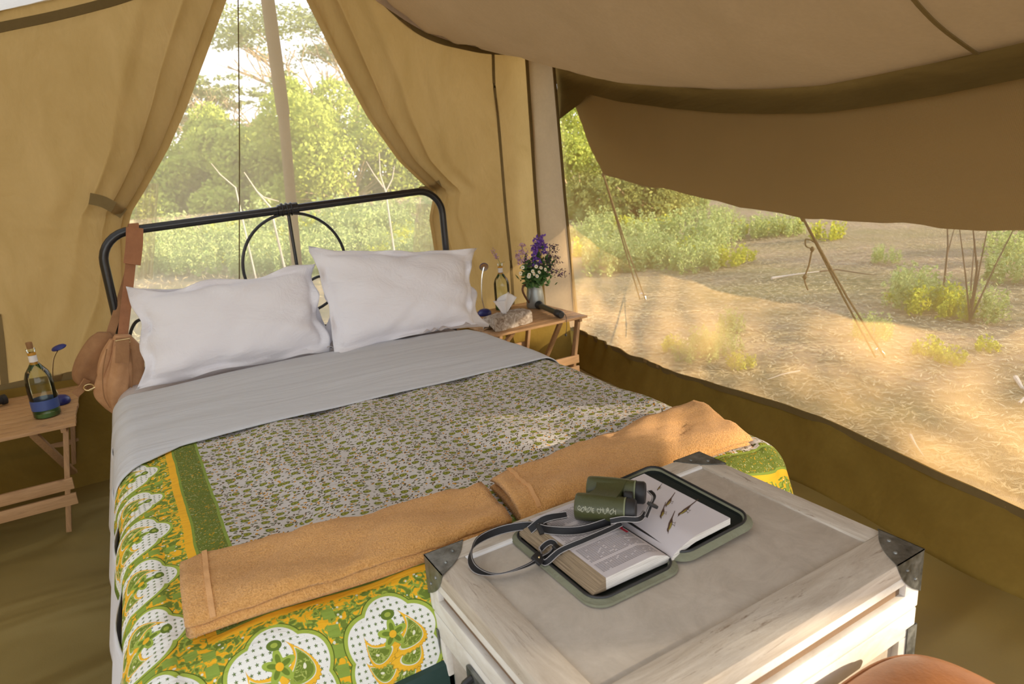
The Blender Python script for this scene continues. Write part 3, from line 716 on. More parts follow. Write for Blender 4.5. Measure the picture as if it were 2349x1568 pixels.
# weeds
def weed_mesh(seed, h, r0, nst, mat, parent):
    g = np.random.default_rng(seed); C = []; 
    for k in range(nst):
        a = g.uniform(0, 2 * PI); rr = r0 * math.sqrt(g.random()); bx, by = rr * math.cos(a), rr * math.sin(a); hh = h * g.uniform(.5, 1.05) * (1 - .3 * rr / r0); lx_, ly_ = g.normal(0, .12, 2)
        m = 32; tt = g.uniform(.05, 1, m); C.append(np.stack([bx + lx_ * tt * hh + g.normal(0, .018, m), by + ly_ * tt * hh + g.normal(0, .018, m), tt * hh], 1))
    C = np.concatenate(C); return quads('leaves', rand_quads(C, .024, 2.0), mat, parent)
protos = []
for k in range(6):
    t = empty('wild_herb', (0, 0, -5)); lv = weed_mesh(40 + k, [.42, .55, .35, .5, .3, .6][k], [.25, .32, .22, .36, .2, .3][k], [34, 46, 26, 54, 20, 44][k], m_weedy if k in (2, 4) else m_weed, t); protos.append((t, lv)); 
used = [False] * 6
def place_weed(p, label, group, k=None, sc=1.0):
    k = rng.integers(0, 6) if k is None else k; t, lv = protos[k]
    if used[k]:
        t2 = t.copy(); col.objects.link(t2); l2 = lv.copy(); col.objects.link(l2); l2.parent = t2; t = t2
    used[k] = True
    t.location = (p[0], p[1], -.01); t.rotation_euler = (0, 0, rng.uniform(0, 6.28)); t.scale = (sc, sc, sc); tag(t, label, 'weed', group)
for i in range(150):
    px = rng.uniform(290, 1010); py = 440 + 190 * rng.random() ** .8; p = P(px, py, 2, 0)
    if math.hypot(p[0], p[1]) > 24: p = far(px, rng.uniform(14, 24))
    place_weed(p, 'leafy green wild herb growing beyond the gable netting', 'wild herbs beyond the gable netting', sc=rng.uniform(.8, 1.5) * (1.0 if py > 500 else 1.6))
spots = [(1340, 440), (1370, 480), (1330, 500), (1420, 450), (1470, 470), (1520, 475), (1570, 480), (1600, 470), (1420, 540), (1460, 560), (1500, 575), (1540, 570), (1580, 585), (1610, 590), (1640, 575), (1670, 600), (1700, 590), (1560, 540), (1600, 545), (1650, 545), (1380, 600), (1350, 570), (1400, 620), (1440, 610), (1500, 540), (1690, 530), (1720, 535), (1760, 525), (1790, 530), (1820, 525), (1900, 540), (1345, 540), (1365, 560), (1320, 580), (1390, 520), (1410, 500), (1440, 520), (1480, 520), (1520, 520), (1350, 420), (1395, 440), (1590, 500), (1620, 505), (1660, 500), (1520, 600), (1480, 600), (1450, 590), (1630, 560), (1570, 610)]
for (a, b) in spots: place_weed(P(a + rng.uniform(-8, 8), b + 8, 2, 0), 'leafy green wild herb in the thicket outside the side window', 'wild herbs outside the side window', sc=rng.uniform(.8, 1.15))
for (a, b, sc) in [(2100, 700, .8), (2140, 715, .9), (2175, 700, .7), (2200, 725, .6), (2250, 730, .6), (2090, 670, .6), (2060, 690, .5), (2300, 600, .8), (2335, 570, .9), (2340, 640, .8), (1540, 800, .45), (1600, 820, .5), (1650, 800, .45), (1680, 760, .4), (1700, 840, .4), (2000, 770, .45), (2130, 810, .5), (2180, 830, .45), (2260, 800, .4), (2030, 600, .5)]:
    place_weed(P(a, b, 2, 0), 'small green herb on the bare sunlit soil near the net', 'small herbs near the net', sc=sc)
# dry grass litter
n = 70000; gx_ = 2.9 + 11 * rng.random(n) ** 1.5; gy_ = rng.uniform(-.5, 11, n); C = np.stack([gx_, gy_, np.full(n, .004)], 1)
q = rand_quads(C, .011, 6, .93); q[:, :, 2] = np.abs(q[:, :, 2] - .004) + .0; tag(quads('dry_grass', q, m_straw), 'pale dry grass litter strewn over the soil', 'grass', kind='stuff')
n = 34000; d = 4.6 + 42 * rng.random(n) ** 1.2; an = rng.uniform(math.radians(64), math.radians(112), n); C = np.stack([d * np.cos(an), d * np.sin(an), np.full(n, .05)], 1)
q = rand_quads(C, .012, 10, .2); q = C[:, None, :] + (q - C[:, None, :]) * (.3 + d / 20)[:, None, None]; q[:, :, 2] = np.abs(q[:, :, 2]); tag(quads('dry_grass', q, m_straw), 'tufts of straw coloured grass beyond the gable', 'grass', kind='stuff')
# twigs and dead branches
def twig(pts, r, mat, label, forks=(), nm='dead_branch'):
    mb = MB(); mb.tube(pts, [r * (1 - .7 * i / (len(pts) - 1)) for i in range(len(pts))], 7)
    for f in forks: mb.tube(f, [r * .6 * (1 - .6 * i / (len(f) - 1)) for i in range(len(f))], 6)
    return tag(mb.obj(nm, mat), label, 'branch')
def gpt(a, b, z=.015): return tuple(P(a, b, 2, z))
twig([gpt(1770, 638), gpt(1820, 630), gpt(1880, 622)], .016, m_dead, 'pale straight stick lying below the hanging slider knot')
twig([gpt(1880, 622), gpt(1920, 618), gpt(1985, 628), gpt(2010, 630)], .01, m_darktwig, 'thin dark twig continuing right from the pale stick')
twig([gpt(2330, 865), gpt(2345, 890), gpt(2380, 905)], .014, m_dead, 'short white stick at the right edge of the side window', [[gpt(2338, 925), gpt(2352, 910), gpt(2380, 905)]])
twig([gpt(2088, 998), gpt(2100, 1020), gpt(2118, 1045)], .009, m_dead, 'small pale stick lying close to the skirt under the netting')
twig([gpt(1835, 850), gpt(1795, 858), gpt(1760, 870)], .006, m_dead, 'thin bleached twig on the soil left of the rope peg')
twig([gpt(1500, 500), gpt(1570, 508), gpt(1640, 512)], .012, m_darktwig, 'dark fallen branch behind the herb thicket', [[gpt(1570, 508), gpt(1600, 525), gpt(1660, 530)]])
def up(px, py, dist, z): 
    d = ray(px, py); s = dist / math.hypot(d[0], d[1]); p = CAM + d * s; return tuple(p if z else (p[0], p[1], p[2]))
twig([tuple(far(632, 7)), up(620, 475, 7, 0), up(590, 440, 7, 0), up(560, 395, 7, 0)], .014, m_dead, 'white forked dead branch left of the centre pole', [[up(590, 440, 7, 0), up(605, 452, 7, 0), up(640, 462, 7, 0)]])
twig([tuple(far(552, 9)), up(540, 430, 9, 0), up(505, 400, 9, 0), up(485, 375, 9, 0)], .012, m_dead, 'thin pale dead branch left of the zip cord')
twig([tuple(far(888, 9)), up(885, 440, 9, 0), up(872, 400, 9, 0), up(870, 350, 9, 0)], .014, m_dead, 'upright bleached dead shrub by the right flap', [[up(885, 440, 9, 0), up(900, 410, 9, 0), up(905, 380, 9, 0)], [up(880, 430, 9, 0), up(858, 400, 9, 0), up(840, 370, 9, 0)]])
b0 = P(2225, 735, 2, 0)
tw = []
for (dx, dy, h) in [(-.1, .05, .75), (.05, -.02, .85), (.16, .05, .6), (-.2, -.05, .5), (.22, -.1, .9)]: tw.append([tuple(b0), (b0[0] + dx * .4, b0[1] + dy, h * .5), (b0[0] + dx, b0[1] + dy * 2, h)])
twig([tuple(b0), (b0[0] + .02, b0[1], .4), (b0[0] - .03, b0[1] + .05, .8)], .012, m_darktwig, 'leafless dark thorny sapling at the right of the side window', tw, 'bare_sapling')
b0 = P(2165, 660, 2, 0)
twig([tuple(b0), (b0[0], b0[1], .4), (b0[0] - .04, b0[1] + .05, 1.0)], .011, m_darktwig, 'single bare upright stem left of the thorny sapling', [[(b0[0], b0[1], .3), (b0[0] + .1, b0[1], .6)]], 'bare_sapling')

# ------------------------------------------------------------------ bed
HY = 3.40
bed = empty('metal_bed', (.72, HY, 0)); tag(bed, 'black enamelled tubular metal bed headboard with wire hoops', 'bed')
def bp(px, py, dy=0): return Vector(P(px, py, 1, HY + dy)) - Vector((.72, HY, 0))
r = .019
TL = bp(330, 522); TR = bp(945, 443); xl = bp(236, 590).x; xr = bp(1020, 540).x; R_ = .13
zl = bp(330, 522).z; slope = (TR.z - TL.z) / (TR.x - TL.x)
top = []
for k in range(9):
    a = PI - k * PI / 2 / 8; top.append(Vector((xl + R_ + R_ * math.cos(a), 0, zl + slope * (xl - TL.x) - R_ + R_ * math.sin(a))))
zr_ = zl + slope * (xr - TL.x)
for k in range(9):
    a = PI / 2 - k * PI / 2 / 8; top.append(Vector((xr - R_ + R_ * math.cos(a), 0, zr_ - R_ + R_ * math.sin(a))))
pth = [Vector((xl, 0, 0.0)), Vector((xl, 0, .5))] + top + [Vector((xr, 0, .5)), Vector((xr, 0, 0))]
mb = MB(); mb.tube(pth, r, 16); mb.obj('top_rail', m_black, bed)
cx_ = bp(660, 480).x; cz_ = zl + slope * (cx_ - TL.x)
mb = MB(); mb.tube([(cx_ - .05, 0, cz_ - .003), (cx_ - .048, 0, cz_ - .003), (cx_ + .048, 0, cz_ + .003), (cx_ + .05, 0, cz_ + .003)], [.02, .027, .027, .02], 16); mb.obj('joint_collar', m_tape, bed)
mb = MB()
for k in range(3): mb.tube([(cx_ - .028 + .022 * k, .0 + .03 * math.cos(a), cz_ + .03 * math.sin(a)) for a in np.linspace(0, 2 * PI, 16)], .004, 6, caps=False)
mb.obj('wire_wrap', m_tape, bed)
rr = .25
mb = MB(); mb.tube([(cx_ + rr * math.cos(a), 0, cz_ - .02 - rr + rr * math.sin(a)) for a in np.linspace(0, 2 * PI, 60)], .0075, 8, caps=False); mb.obj('wire_hoop', m_black, bed)
mb = MB(); mb.tube([(cx_, 0, cz_ - .02), (cx_ + .01, 0, .3)], .0085, 8); mb.obj('upright_bar', m_black, bed)
rc = .13
cc = bp(725, 645); 
mb = MB(); mb.tube([(cx_ + .01 + .11 + rc * math.cos(a), 0, .80 + rc * math.sin(a)) for a in np.linspace(0, 2 * PI, 40)], .007, 8, caps=False); mb.obj('wire_curl', m_black, bed)
mb = MB(); mb.tube([(cx_ + .01 - .12 + rc * math.cos(a), 0, .80 + rc * math.sin(a)) for a in np.linspace(0, 2 * PI, 40)], .007, 8, caps=False); mb.obj('wire_curl', m_black, bed)
q0 = bp(300, 795); mb = MB(); mb.tube(spline([tuple(bp(335, 730)), tuple(bp(312, 738)), tuple(bp(299, 765)), tuple(bp(300, 800)), tuple(bp(320, 838)), tuple(bp(352, 850))], 30), .007, 8); mb.obj('wire_curl', m_black, bed)
for x_ in (xl, xr - .03): mb = MB(); mb.box((x_, -2.15, .24), (x_ + .03, 0, .28), .003); mb.obj('side_rail', m_black, bed)
for x in (xl + .02, xr - .02): mb = MB(); mb.tube([(x, -2.15, 0), (x, -2.15, .3)], .019, 12); mb.obj('leg', m_black, bed)

mt = MB(); mt.box((-.06, 1.12, .29), (1.42, 3.34, .575), .05); ms = mt.obj('mattress', m_green_vinyl); tag(ms, 'dark green vinyl covered mattress under the quilt foot', 'mattress')
mb = MB(); pts = [(-.05, 1.10, .455), (.4, 1.096, .46), (1.40, 1.10, .455)]; mb.tube(pts, .006, 6); mb.obj('piping', m_green_vinyl, ms)
bs = MB(); bs.box((-.03, 1.13, .0), (1.38, 3.30, .235), .02); tag(bs.obj('divan', m_green_vinyl), 'dark green divan under the mattress', 'divan')
mb = MB(); mb.box((.06, 1.035, .34), (1.35, 1.12, .475), .03); lip = mb.obj('mattress_lip', m_green_vinyl, ms)

def prof(L):
    """arc length outside the flat top -> (outward, drop)"""
    R1 = .085
    q = R1 * PI / 2 * .86
    if L < q: a = L / R1; return R1 * math.sin(a), R1 * (1 - math.cos(a))
    a = q / R1; return R1 * math.sin(a) + (L - q) * math.cos(a), R1 * (1 - math.cos(a)) + (L - q) * math.sin(a)
def drape(x, y, x0, x1, y0, y1, z0, wav=0, grow=0):
    cxx = min(max(x, x0), x1); cyy = min(max(y, y0), y1); ox, oy_ = x - cxx, y - cyy; L = math.hypot(ox, oy_)
    if L < 1e-9: return [x, y, z0 + .006 * vnoise(x * 3, y * 3.4, 2)]
    h, v = prof(L); h += grow; ox /= L; oy_ /= L; h += wav * min(1, L / .15) * math.sin((x * 9 + y * 13) + 1.5 * math.sin(y * 7))
    return [cxx + ox * h, cyy + oy_ * h, z0 - v + .006 * vnoise(x * 3, y * 3.4, 2)]
def qf(u, v):
    x = -.25 + 2.11 * u; y = .93 + 1.6 * v; p = drape(x, y, -.055, 1.405, 1.155, 9, .612, .007)
    # gentle quilted puffs
    p[2] += .005 * math.sin(x * 22 + math.sin(y * 4)) * (1 if -.05 < x < 1.4 else 0) + .004 * vnoise(x * 8, y * 7, 6); return p
qu = gridsurf('quilt', qf, 260, 220, m_quilt, None, lambda u, v: (-.25 + 2.11 * u, .93 + 1.6 * v), thick=.012); tag(qu, 'white quilt with green and yellow paisley print covering the bed', 'quilt')
def sf(u, v):
    x = -.36 + 2.12 * u; y = 1.25 + 2.05 * v; p = drape(x, y, -.06, 1.41, .5, 9, .594, .006, -.012); return p
tag(gridsurf('bed_sheet', sf, 120, 90, m_cream, thick=.003), 'pale cream sheet under the pillows hanging beside the mattress', 'sheet')
def wf(u, v):
    y = 1.35 + 1.75 * v + .06; L = .10 + .27 * u; h, dr = prof(L); return (-.055 - h - .012 + .008 * math.sin(y * 17), y - .3, .60 - dr)
tag(gridsurf('white_sheet', wf, 20, 60, m_whitesheet, thick=.003), 'white sheet edge hanging out below the left side of the quilt', 'sheet')
def tf(u, v):
    x = -.40 + 2.14 * u
    yb = interp(x, [-.4, -.1, .05, .45, .9, 1.45, 1.7], [2.10, 2.13, 2.215, 2.245, 2.235, 2.21, 2.16]); yt = interp(x, [-.3, 0, .4, .9, 1.3, 1.5, 1.7], [2.98, 2.98, 3.02, 3.04, 2.96, 2.90, 2.8])
    y = yb + (yt - yb) * v; p = drape(x, y, -.055, 1.40, .5, 9, .632, .003, .006)
    e = min(v, 1 - v) * 2; p[2] += .012 * (1 - (1 - e) ** 4) - .006 + .0022 * math.sin((y - yb) * 38 + 2.2 * math.sin(x * 1.7) + x * 2.5) * (.3 + e) * (.5 + .5 * vnoise(x * 2, y * 3, 9)) + .003 * vnoise(x * 1.5, y * 9, 4); return p
ts = gridsurf('turned_down_sheet', tf, 150, 60, m_sheet, thick=.004); tag(ts, 'white top sheet turned down in a wide band over the quilt', 'sheet')
# rumpled cream frill by the right pillow
def rf(u, v):
    a = np.array([.75, 3.06, .628]); b = np.array([1.45, 2.94, .63]); p = a + (b - a) * u; p = p + np.array([.0, .09, .0]) * v; return (p[0], p[1], p[2] + .012 * math.sin(u * 60 + 3 * math.sin(u * 17)) * (.4 + .6 * v) + .012)
tag(gridsurf('ruffled_sheet_edge', rf, 120, 8, m_cream, thick=.003), 'ruffled cream sheet edge in front of the right pillow', 'sheet')

# pillows
def pillow(corners, T, label, seed, name='pillow', fl=.10, mat=m_pillow):
    BL, BR, TR_, TL_ = [np.array(c) for c in corners]; nrm = np.cross(BR - BL, TL_ - BL); nrm /= np.linalg.norm(nrm)
    if nrm[1] > 0: nrm = -nrm
    n1, n2 = 72, 56; V = []; rs = np.random.default_rng(seed).uniform(0, 6, 6)
    for sgn in (1, -1):
        for j in range(n2):
            for i in range(n1):
                u = -1 + 2 * i / (n1 - 1); v = -1 + 2 * j / (n2 - 1)
                # inner bag vs flange
                pin = 1 - .05 * (1 - abs(u) ** 2.5) * abs(v) ** 3 ; pin2 = 1 - .06 * (1 - abs(v) ** 2.5) * abs(u) ** 3
                uu, vv = u * pin2, v * pin
                iu = min(1, abs(u) / (1 - fl)); iv = min(1, abs(v) / (1 - fl * 1.3))
                th = T * (max(0, 1 - iu ** 3.2) ** .55) * (max(0, 1 - iv ** 3.0) ** .55)
                edge = max(abs(u), abs(v)); fla = max(0, (edge - (1 - fl)) / fl)
                along = v if abs(u) > abs(v) else u
                wv = .026 * fla * math.sin(along * 7 + rs[0] + (3 if abs(u) > abs(v) else 0)) + .007 * fla * math.sin(along * 13 + rs[1]) + .03 * fla * (abs(u) * abs(v)) ** 4 * math.sin(rs[2] + u * 2 + v * 3)
                a = (uu + 1) / 2; b = (vv + 1) / 2
                a = .5 + (a - .5) * (1 + .025 * (abs(u * v)) ** 7); b = .5 + (b - .5) * (1 + .045 * (abs(u * v)) ** 7); b += .018 * math.sin(u * 7 + rs[5]) * (abs(v) ** 4) * (1 if v > 0 else .3); a += .012 * math.sin(v * 7 + rs[1]) * abs(u) ** 4
                p = (BL * (1 - a) + BR * a) * (1 - b) + (TL_ * (1 - a) + TR_ * a) * b
                cr_ = .012 * math.sin(math.atan2(v, abs(u) + .3) * 14 + rs[3] + u * 3) * (max(abs(u), abs(v)) ** 3) * (1 - fla) + .006 * vnoise(u * 4, v * 4, rs[4]) * (1 - fla)
                # creases radiating from corners
                V.append(p + nrm * (sgn * (th + (cr_ if th > .004 else 0) + .0025) + wv))
    i = np.arange(n1 - 1); j = np.arange(n2 - 1); I, J = np.meshgrid(i, j); a = (J * n1 + I).ravel(); N_ = n1 * n2
    f1 = np.stack([a, a + 1, a + 1 + n1, a + n1], 1); f2 = np.stack([a + N_, a + n1 + N_, a + 1 + n1 + N_, a + 1 + N_], 1); Fc = f1.tolist() + f2.tolist()
    ring = [i for i in range(n1)] + [j * n1 + n1 - 1 for j in range(1, n2)] + [(n2 - 1) * n1 + i for i in range(n1 - 2, -1, -1)] + [j * n1 for j in range(n2 - 2, 0, -1)]
    for k in range(len(ring)): a_, b_ = ring[k], ring[(k + 1) % len(ring)]; Fc.append((b_, a_, a_ + N_, b_ + N_))
    o = mesh(name, V, Fc, mat); tag(o, label, 'pillow'); return o
def cs(pts, ys): return [P(a, b, 1, y) for (a, b), y in zip(pts, ys)]
pillow(cs([(322, 892), (762, 806), (722, 605), (296, 672)], [3.04, 3.06, 3.24, 3.22]), .085, 'front left white flanged pillow leaning on the bag side of the headboard', 1, fl=.11)
pillow(cs([(766, 816), (1092, 742), (1086, 572), (710, 570)], [2.98, 2.99, 3.19, 3.19]), .085, 'front right white flanged pillow leaning beside the tissue box', 2, fl=.10)
pillow(cs([(350, 850), (778, 780), (690, 622), (312, 668)], [3.22, 3.22, 3.32, 3.32]), .045, 'back left white pillow mostly hidden, its top edge showing', 3, fl=.1)
pillow(cs([(742, 800), (1118, 745), (1062, 575), (738, 600)], [3.16, 3.16, 3.31, 3.31]), .045, 'back right white pillow showing at the right bottom corner', 4, fl=.1)

# towels
def towel(NL, NR, FR, FL, h, label, layers=4):
    NL, NR, FR, FL = [np.array(p, float) for p in (NL, NR, FR, FL)]
    # serpentine cross-section along the depth: a folded cloth with `layers` plies
    t = h / layers; cl_ = []
    for k in range(layers):
        z = t * (k + .5); a, b = (0, 1) if k % 2 == 0 else (1, 0)
        for s in np.linspace(0, 1, 12): cl_.append((a + (b - a) * s, z))
        if k < layers - 1:
            for s in (.25, .5, .75): cl_.append(((1 if k % 2 == 0 else 0) + (.012 if k % 2 == 0 else -.012) * math.sin(PI * s) * 3, z + t * s))
    cl_ = cl_[::-1]
    m = len(cl_); n = 60; V = []
    P2 = np.array(cl_); T_ = np.gradient(P2, axis=0); D_ = .29
    T_[:, 0] *= D_; L = np.linalg.norm(T_, axis=1)[:, None]; Nn = np.stack([-T_[:, 1], T_[:, 0]], 1) / (L + 1e-9); hw = t * .47
    ringp = []
    for k in range(m): ringp.append((P2[k, 0] + Nn[k, 0] * hw / D_, P2[k, 1] + Nn[k, 1] * hw))
    for k in range(m - 1, -1, -1): ringp.append((P2[k, 0] - Nn[k, 0] * hw / D_, P2[k, 1] - Nn[k, 1] * hw))
    K = len(ringp)
    for i in range(n):
        u = i / (n - 1)
        for (v, z) in ringp:
            v2 = v + .02 * math.sin(u * 9 + z * 60); u2 = u + (.012 * math.sin(z * 190) if i in (0, n - 1) else 0) * (1 if i else -1)
            p = (NL * (1 - u2) + NR * u2) * (1 - v2) + (FL * (1 - u2) + FR * u2) * v2
            zz = z + .012 * vnoise(u * 6, v * 3, h * 99) * (z / h) + .004 * vnoise(u * 17, v * 12, 4) * (z / h)
            rd = 1 - .25 * (max(0, abs(v - .5) * 2) ** 6)
            V.append((p[0], p[1], p[2] + zz * rd))
    Fc = []
    for i in range(n - 1):
        for k in range(K): Fc.append((i * K + k, i * K + (k + 1) % K, (i + 1) * K + (k + 1) % K, (i + 1) * K + k))
    for i in (0, n - 1):
        for k in range(m - 1): q = (i * K + k, i * K + k + 1, i * K + K - 2 - k, i * K + K - 1 - k); Fc.append(q if i else q[::-1])
    o = mesh('folded_towel', V, Fc, m_towel); tag(o, label, 'towel')
    mb = MB(); pts = []
    for v in np.linspace(.0, 1, 24):
        u = .065; p = (NL * (1 - u) + NR * u) * (1 - v) + (FL * (1 - u) + FR * u) * v
        zz = h * (1 - .25 * abs(v - .5) * 2 ** 1) if False else h; rd = 1 - .25 * (abs(v - .5) * 2) ** 6; vv = h - t / 2 + hw
        pts.append((p[0], p[1], p[2] + (vv + .012 * vnoise(u * 6, v * 3, h * 99) + .004 * vnoise(u * 17, v * 12, 4)) * rd + .0015))
    mb.ribbon(pts, [(1, 0, 0)] * 24, .010, .003); mb.obj('hem_band', m_towelhem, o); return o
zq = .622
towel(P(438, 1466, 2, zq), P(1172, 1225, 2, zq), P(1092, 1105, 2, zq + .04) - (0, 0, .04), P(418, 1275, 2, zq + .04) - (0, 0, .04), .046, 'left folded orange terry towel across the quilt foot', 4)
towel(P(1200, 1205, 2, zq), P(1712, 1022, 2, zq), P(1580, 918, 2, zq + .04) - (0, 0, .04), P(1130, 1090, 2, zq + .04) - (0, 0, .04), .050, 'right folded orange terry towel behind the trunk in dappled sun', 5)

# ------------------------------------------------------------------ trunk
TX0, TX1, TY0, TY1, TZ = .392, 1.125, .55, 1.085, .69
tr = empty('storage_trunk', ((TX0 + TX1) / 2, (TY0 + TY1) / 2, 0)); tag(tr, 'worn white painted wooden trunk with metal corners at the bed foot', 'trunk')
O = Vector(tr.location)
def tbox(name, a, b, mat, bev=.003, parent=tr):
    mb = MB(); mb.box(Vector(a) - O, Vector(b) - O, bev); return mb.obj(name, mat, parent)
def tbv(name, a, b, mat, bev=.003): return tbox(name, a, b, mat, bev)
LB = .575
tbox('lid_panel', (TX0 + .02, TY0 + .02, TZ - .03), (TX1 - .02, TY1 - .02, TZ - .006), m_paint, .001)
rw = .062
tbox('lid_rail', (TX0, TY0, TZ - .035), (TX1, TY0 + .075, TZ), m_railx, .004); tbox('lid_rail', (TX0, TY1 - rw * .8, TZ - .035), (TX1, TY1, TZ), m_railx, .004)
tbox('lid_rail', (TX0, TY0 + .075, TZ - .035), (TX0 + rw, TY1 - rw * .8, TZ - .001), m_raily, .004); tbox('lid_rail', (TX1 - .05, TY0 + .075, TZ - .035), (TX1, TY1 - rw * .8, TZ - .001), m_raily, .004)
# bright bead inside the back rail
tbox('bead', (TX0 + rw, TY1 - rw * .8 - .010, TZ - .008), (TX1 - .05, TY1 - rw * .8, TZ - .0005), m_bead, .002)
# lid sides: upper band flush, recessed groove coloured as a shadow line, lower band
ins = .012
tbox('lid_core', (TX0 + ins, TY0 + ins, LB + .002), (TX1 - ins, TY1 - ins, TZ - .034), m_groove, .001)
for (z0, z1) in ((LB + .062, TZ - .0351), (LB, LB + .036)):
    k = .0 if z1 > .62 else .0
    tbox('lid_board', (TX0 + .001, TY0 + .001, z0), (TX1 - .001, TY0 + .016, z1), m_litside, .0025); tbox('lid_board', (TX0 + .001, TY1 - .016, z0), (TX1 - .001, TY1 - .001, z1), m_litside, .0025)
    tbox('lid_board', (TX0 + .001, TY0 + .016, z0), (TX0 + .016, TY1 - .016, z1), m_litside, .0025); tbox('lid_board', (TX1 - .016, TY0 + .016, z0), (TX1 - .001, TY1 - .016, z1), m_litside, .0025)
for (x, y) in ((TX0, TY0), (TX1, TY0), (TX0, TY1), (TX1, TY1)):
    sx = 1 if x == TX0 else -1; sy = 1 if y == TY0 else -1
    a = (min(x + sx * .001, x + sx * .045), min(y + sy * .001, y + sy * .016), LB + .036); b = (max(x + sx * .001, x + sx * .045), max(y + sy * .001, y + sy * .016), LB + .062); tbox('lid_stile', a, b, m_litside, .001)
    a = (min(x + sx * .001, x + sx * .016), min(y + sy * .016, y + sy * .045), LB + .036); b = (max(x + sx * .001, x + sx * .016), max(y + sy * .016, y + sy * .045), LB + .062); tbox('lid_stile', a, b, m_litside, .001)
# body
tbox('body_core', (TX0 + .014, TY0 + .014, .03), (TX1 - .014, TY1 - .014, LB - .003), m_paint, .001)
for (z0, z1) in ((LB - .055, LB - .0035), (.03, .09)):
    tbox('body_rail', (TX0 + .002, TY0 + .002, z0), (TX1 - .002, TY0 + .016, z1), m_litside, .0025); tbox('body_rail', (TX0 + .002, TY1 - .016, z0), (TX1 - .002, TY1 - .002, z1), m_litside, .0025)
    tbox('body_rail', (TX0 + .002, TY0 + .016, z0), (TX0 + .016, TY1 - .016, z1), m_litside, .0025); tbox('body_rail', (TX1 - .016, TY0 + .016, z0), (TX1 - .002, TY1 - .016, z1), m_litside, .0025)
for x in (TX0, TX1):
    for y in (TY0, TY1):
        sx = 1 if x == TX0 else -1; sy = 1 if y == TY0 else -1
        for (w1_, w2_) in ((.05, .015), (.015, .05)):
            a = (min(x + sx * .002, x + sx * w1_), min(y + sy * .002, y + sy * w2_), .09); b = (max(x + sx * .002, x + sx * w1_), max(y + sy * .002, y + sy * w2_), LB - .055); tbox('body_stile', a, b, m_litside, .002)
        # metal angle strip
        mb = MB(); z0, z1 = .05, LB - .038; tk = .0012
        mb.box(Vector((min(x - sx * tk, x + sx * .028), min(y - sy * tk, y), z0)) - O, Vector((max(x - sx * tk, x + sx * .028), max(y - sy * tk, y), z1)) - O, .0004)
        mb.box(Vector((min(x - sx * tk, x), min(y - sy * tk, y + sy * .028), z0)) - O, Vector((max(x - sx * tk, x), max(y - sy * tk, y + sy * .028), z1)) - O, .0004)
        st = mb.obj('angle_strip', m_zinc, tr)
        # corner bracket: three rounded leaves
        mb = MB(); g = .085; t_ = .0016
        def leaf(o, ax, bx, n_):
            # quarter leaf with scooped free edge
            o = Vector(o); ax = Vector(ax); bx = Vector(bx); n_ = Vector(n_); pts = [Vector((0, 0, 0))]
            for k in range(13):
                a_ = k / 12 * PI / 2; rr_ = g * (1 - .17 * math.sin(2 * a_) ** .7 + .0); pts.append(Vector((math.cos(a_) * rr_ * 1.0, math.sin(a_) * rr_ * 1.0, 0)))
            V = [o + ax * p.x + bx * p.y + n_ * .0 for p in pts] + [o + ax * p.x + bx * p.y + n_ * t_ for p in pts]; k = len(pts)
            mb.add(V, [tuple(range(k)), tuple(range(2 * k - 1, k - 1, -1))] + [(i, (i + 1) % k, (i + 1) % k + k, i + k) for i in range(k)])
        o = Vector((x, y, TZ)) - O
        o2 = o + Vector((-sx * t_, -sy * t_, 0))
        leaf(o2, (sx, 0, 0), (0, sy, 0), (0, 0, 1)); leaf(o + Vector((0, 0, t_)), (sx, 0, 0), (0, 0, -1), (0, -sy, 0)); leaf(o + Vector((0, 0, t_)), (0, sy, 0), (0, 0, -1), (-sx, 0, 0))
        bk = mb.obj('corner_bracket', m_zinc, tr)
        np_ = [(0, .0028), (.0022, .0024), (.0034, .0012), (.0036, 0)]
        for (a_, b_) in ((.05, .022), (.022, .05)):
            rx = Matrix.Rotation(PI / 2 * sy, 4, 'X'); ry = Matrix.Rotation(-PI / 2 * sx, 4, 'Y')
            for m4 in (Matrix.Translation(o + Vector((sx * a_, sy * b_, t_))), Matrix.Translation(o + Vector((sx * a_, -sy * t_, -b_))) @ rx, Matrix.Translation(o + Vector((-sx * t_, sy * a_, -b_))) @ ry):
                MB().lathe(np_, 10, m4).obj('nail', m_zinc, bk)
# side handle on the left face
hd = MB(); x = TX0 - .003; ya, yb = .80, .90
hd.box(Vector((x - .004, .775, .44)) - O, Vector((x + .004, .925, .555)) - O, .004); hh = hd.obj('handle_plate', m_zinc, tr)
mb = MB(); mb.tube([Vector(p) - O for p in [(x - .004, .80, .545), (x - .018, .80, .54), (x - .03, .80, .525), (x - .034, .80, .50), (x - .034, .90, .50), (x - .03, .90, .525), (x - .018, .90, .54), (x - .004, .90, .545)]], .007, 8); mb.obj('handle', m_black, tr)

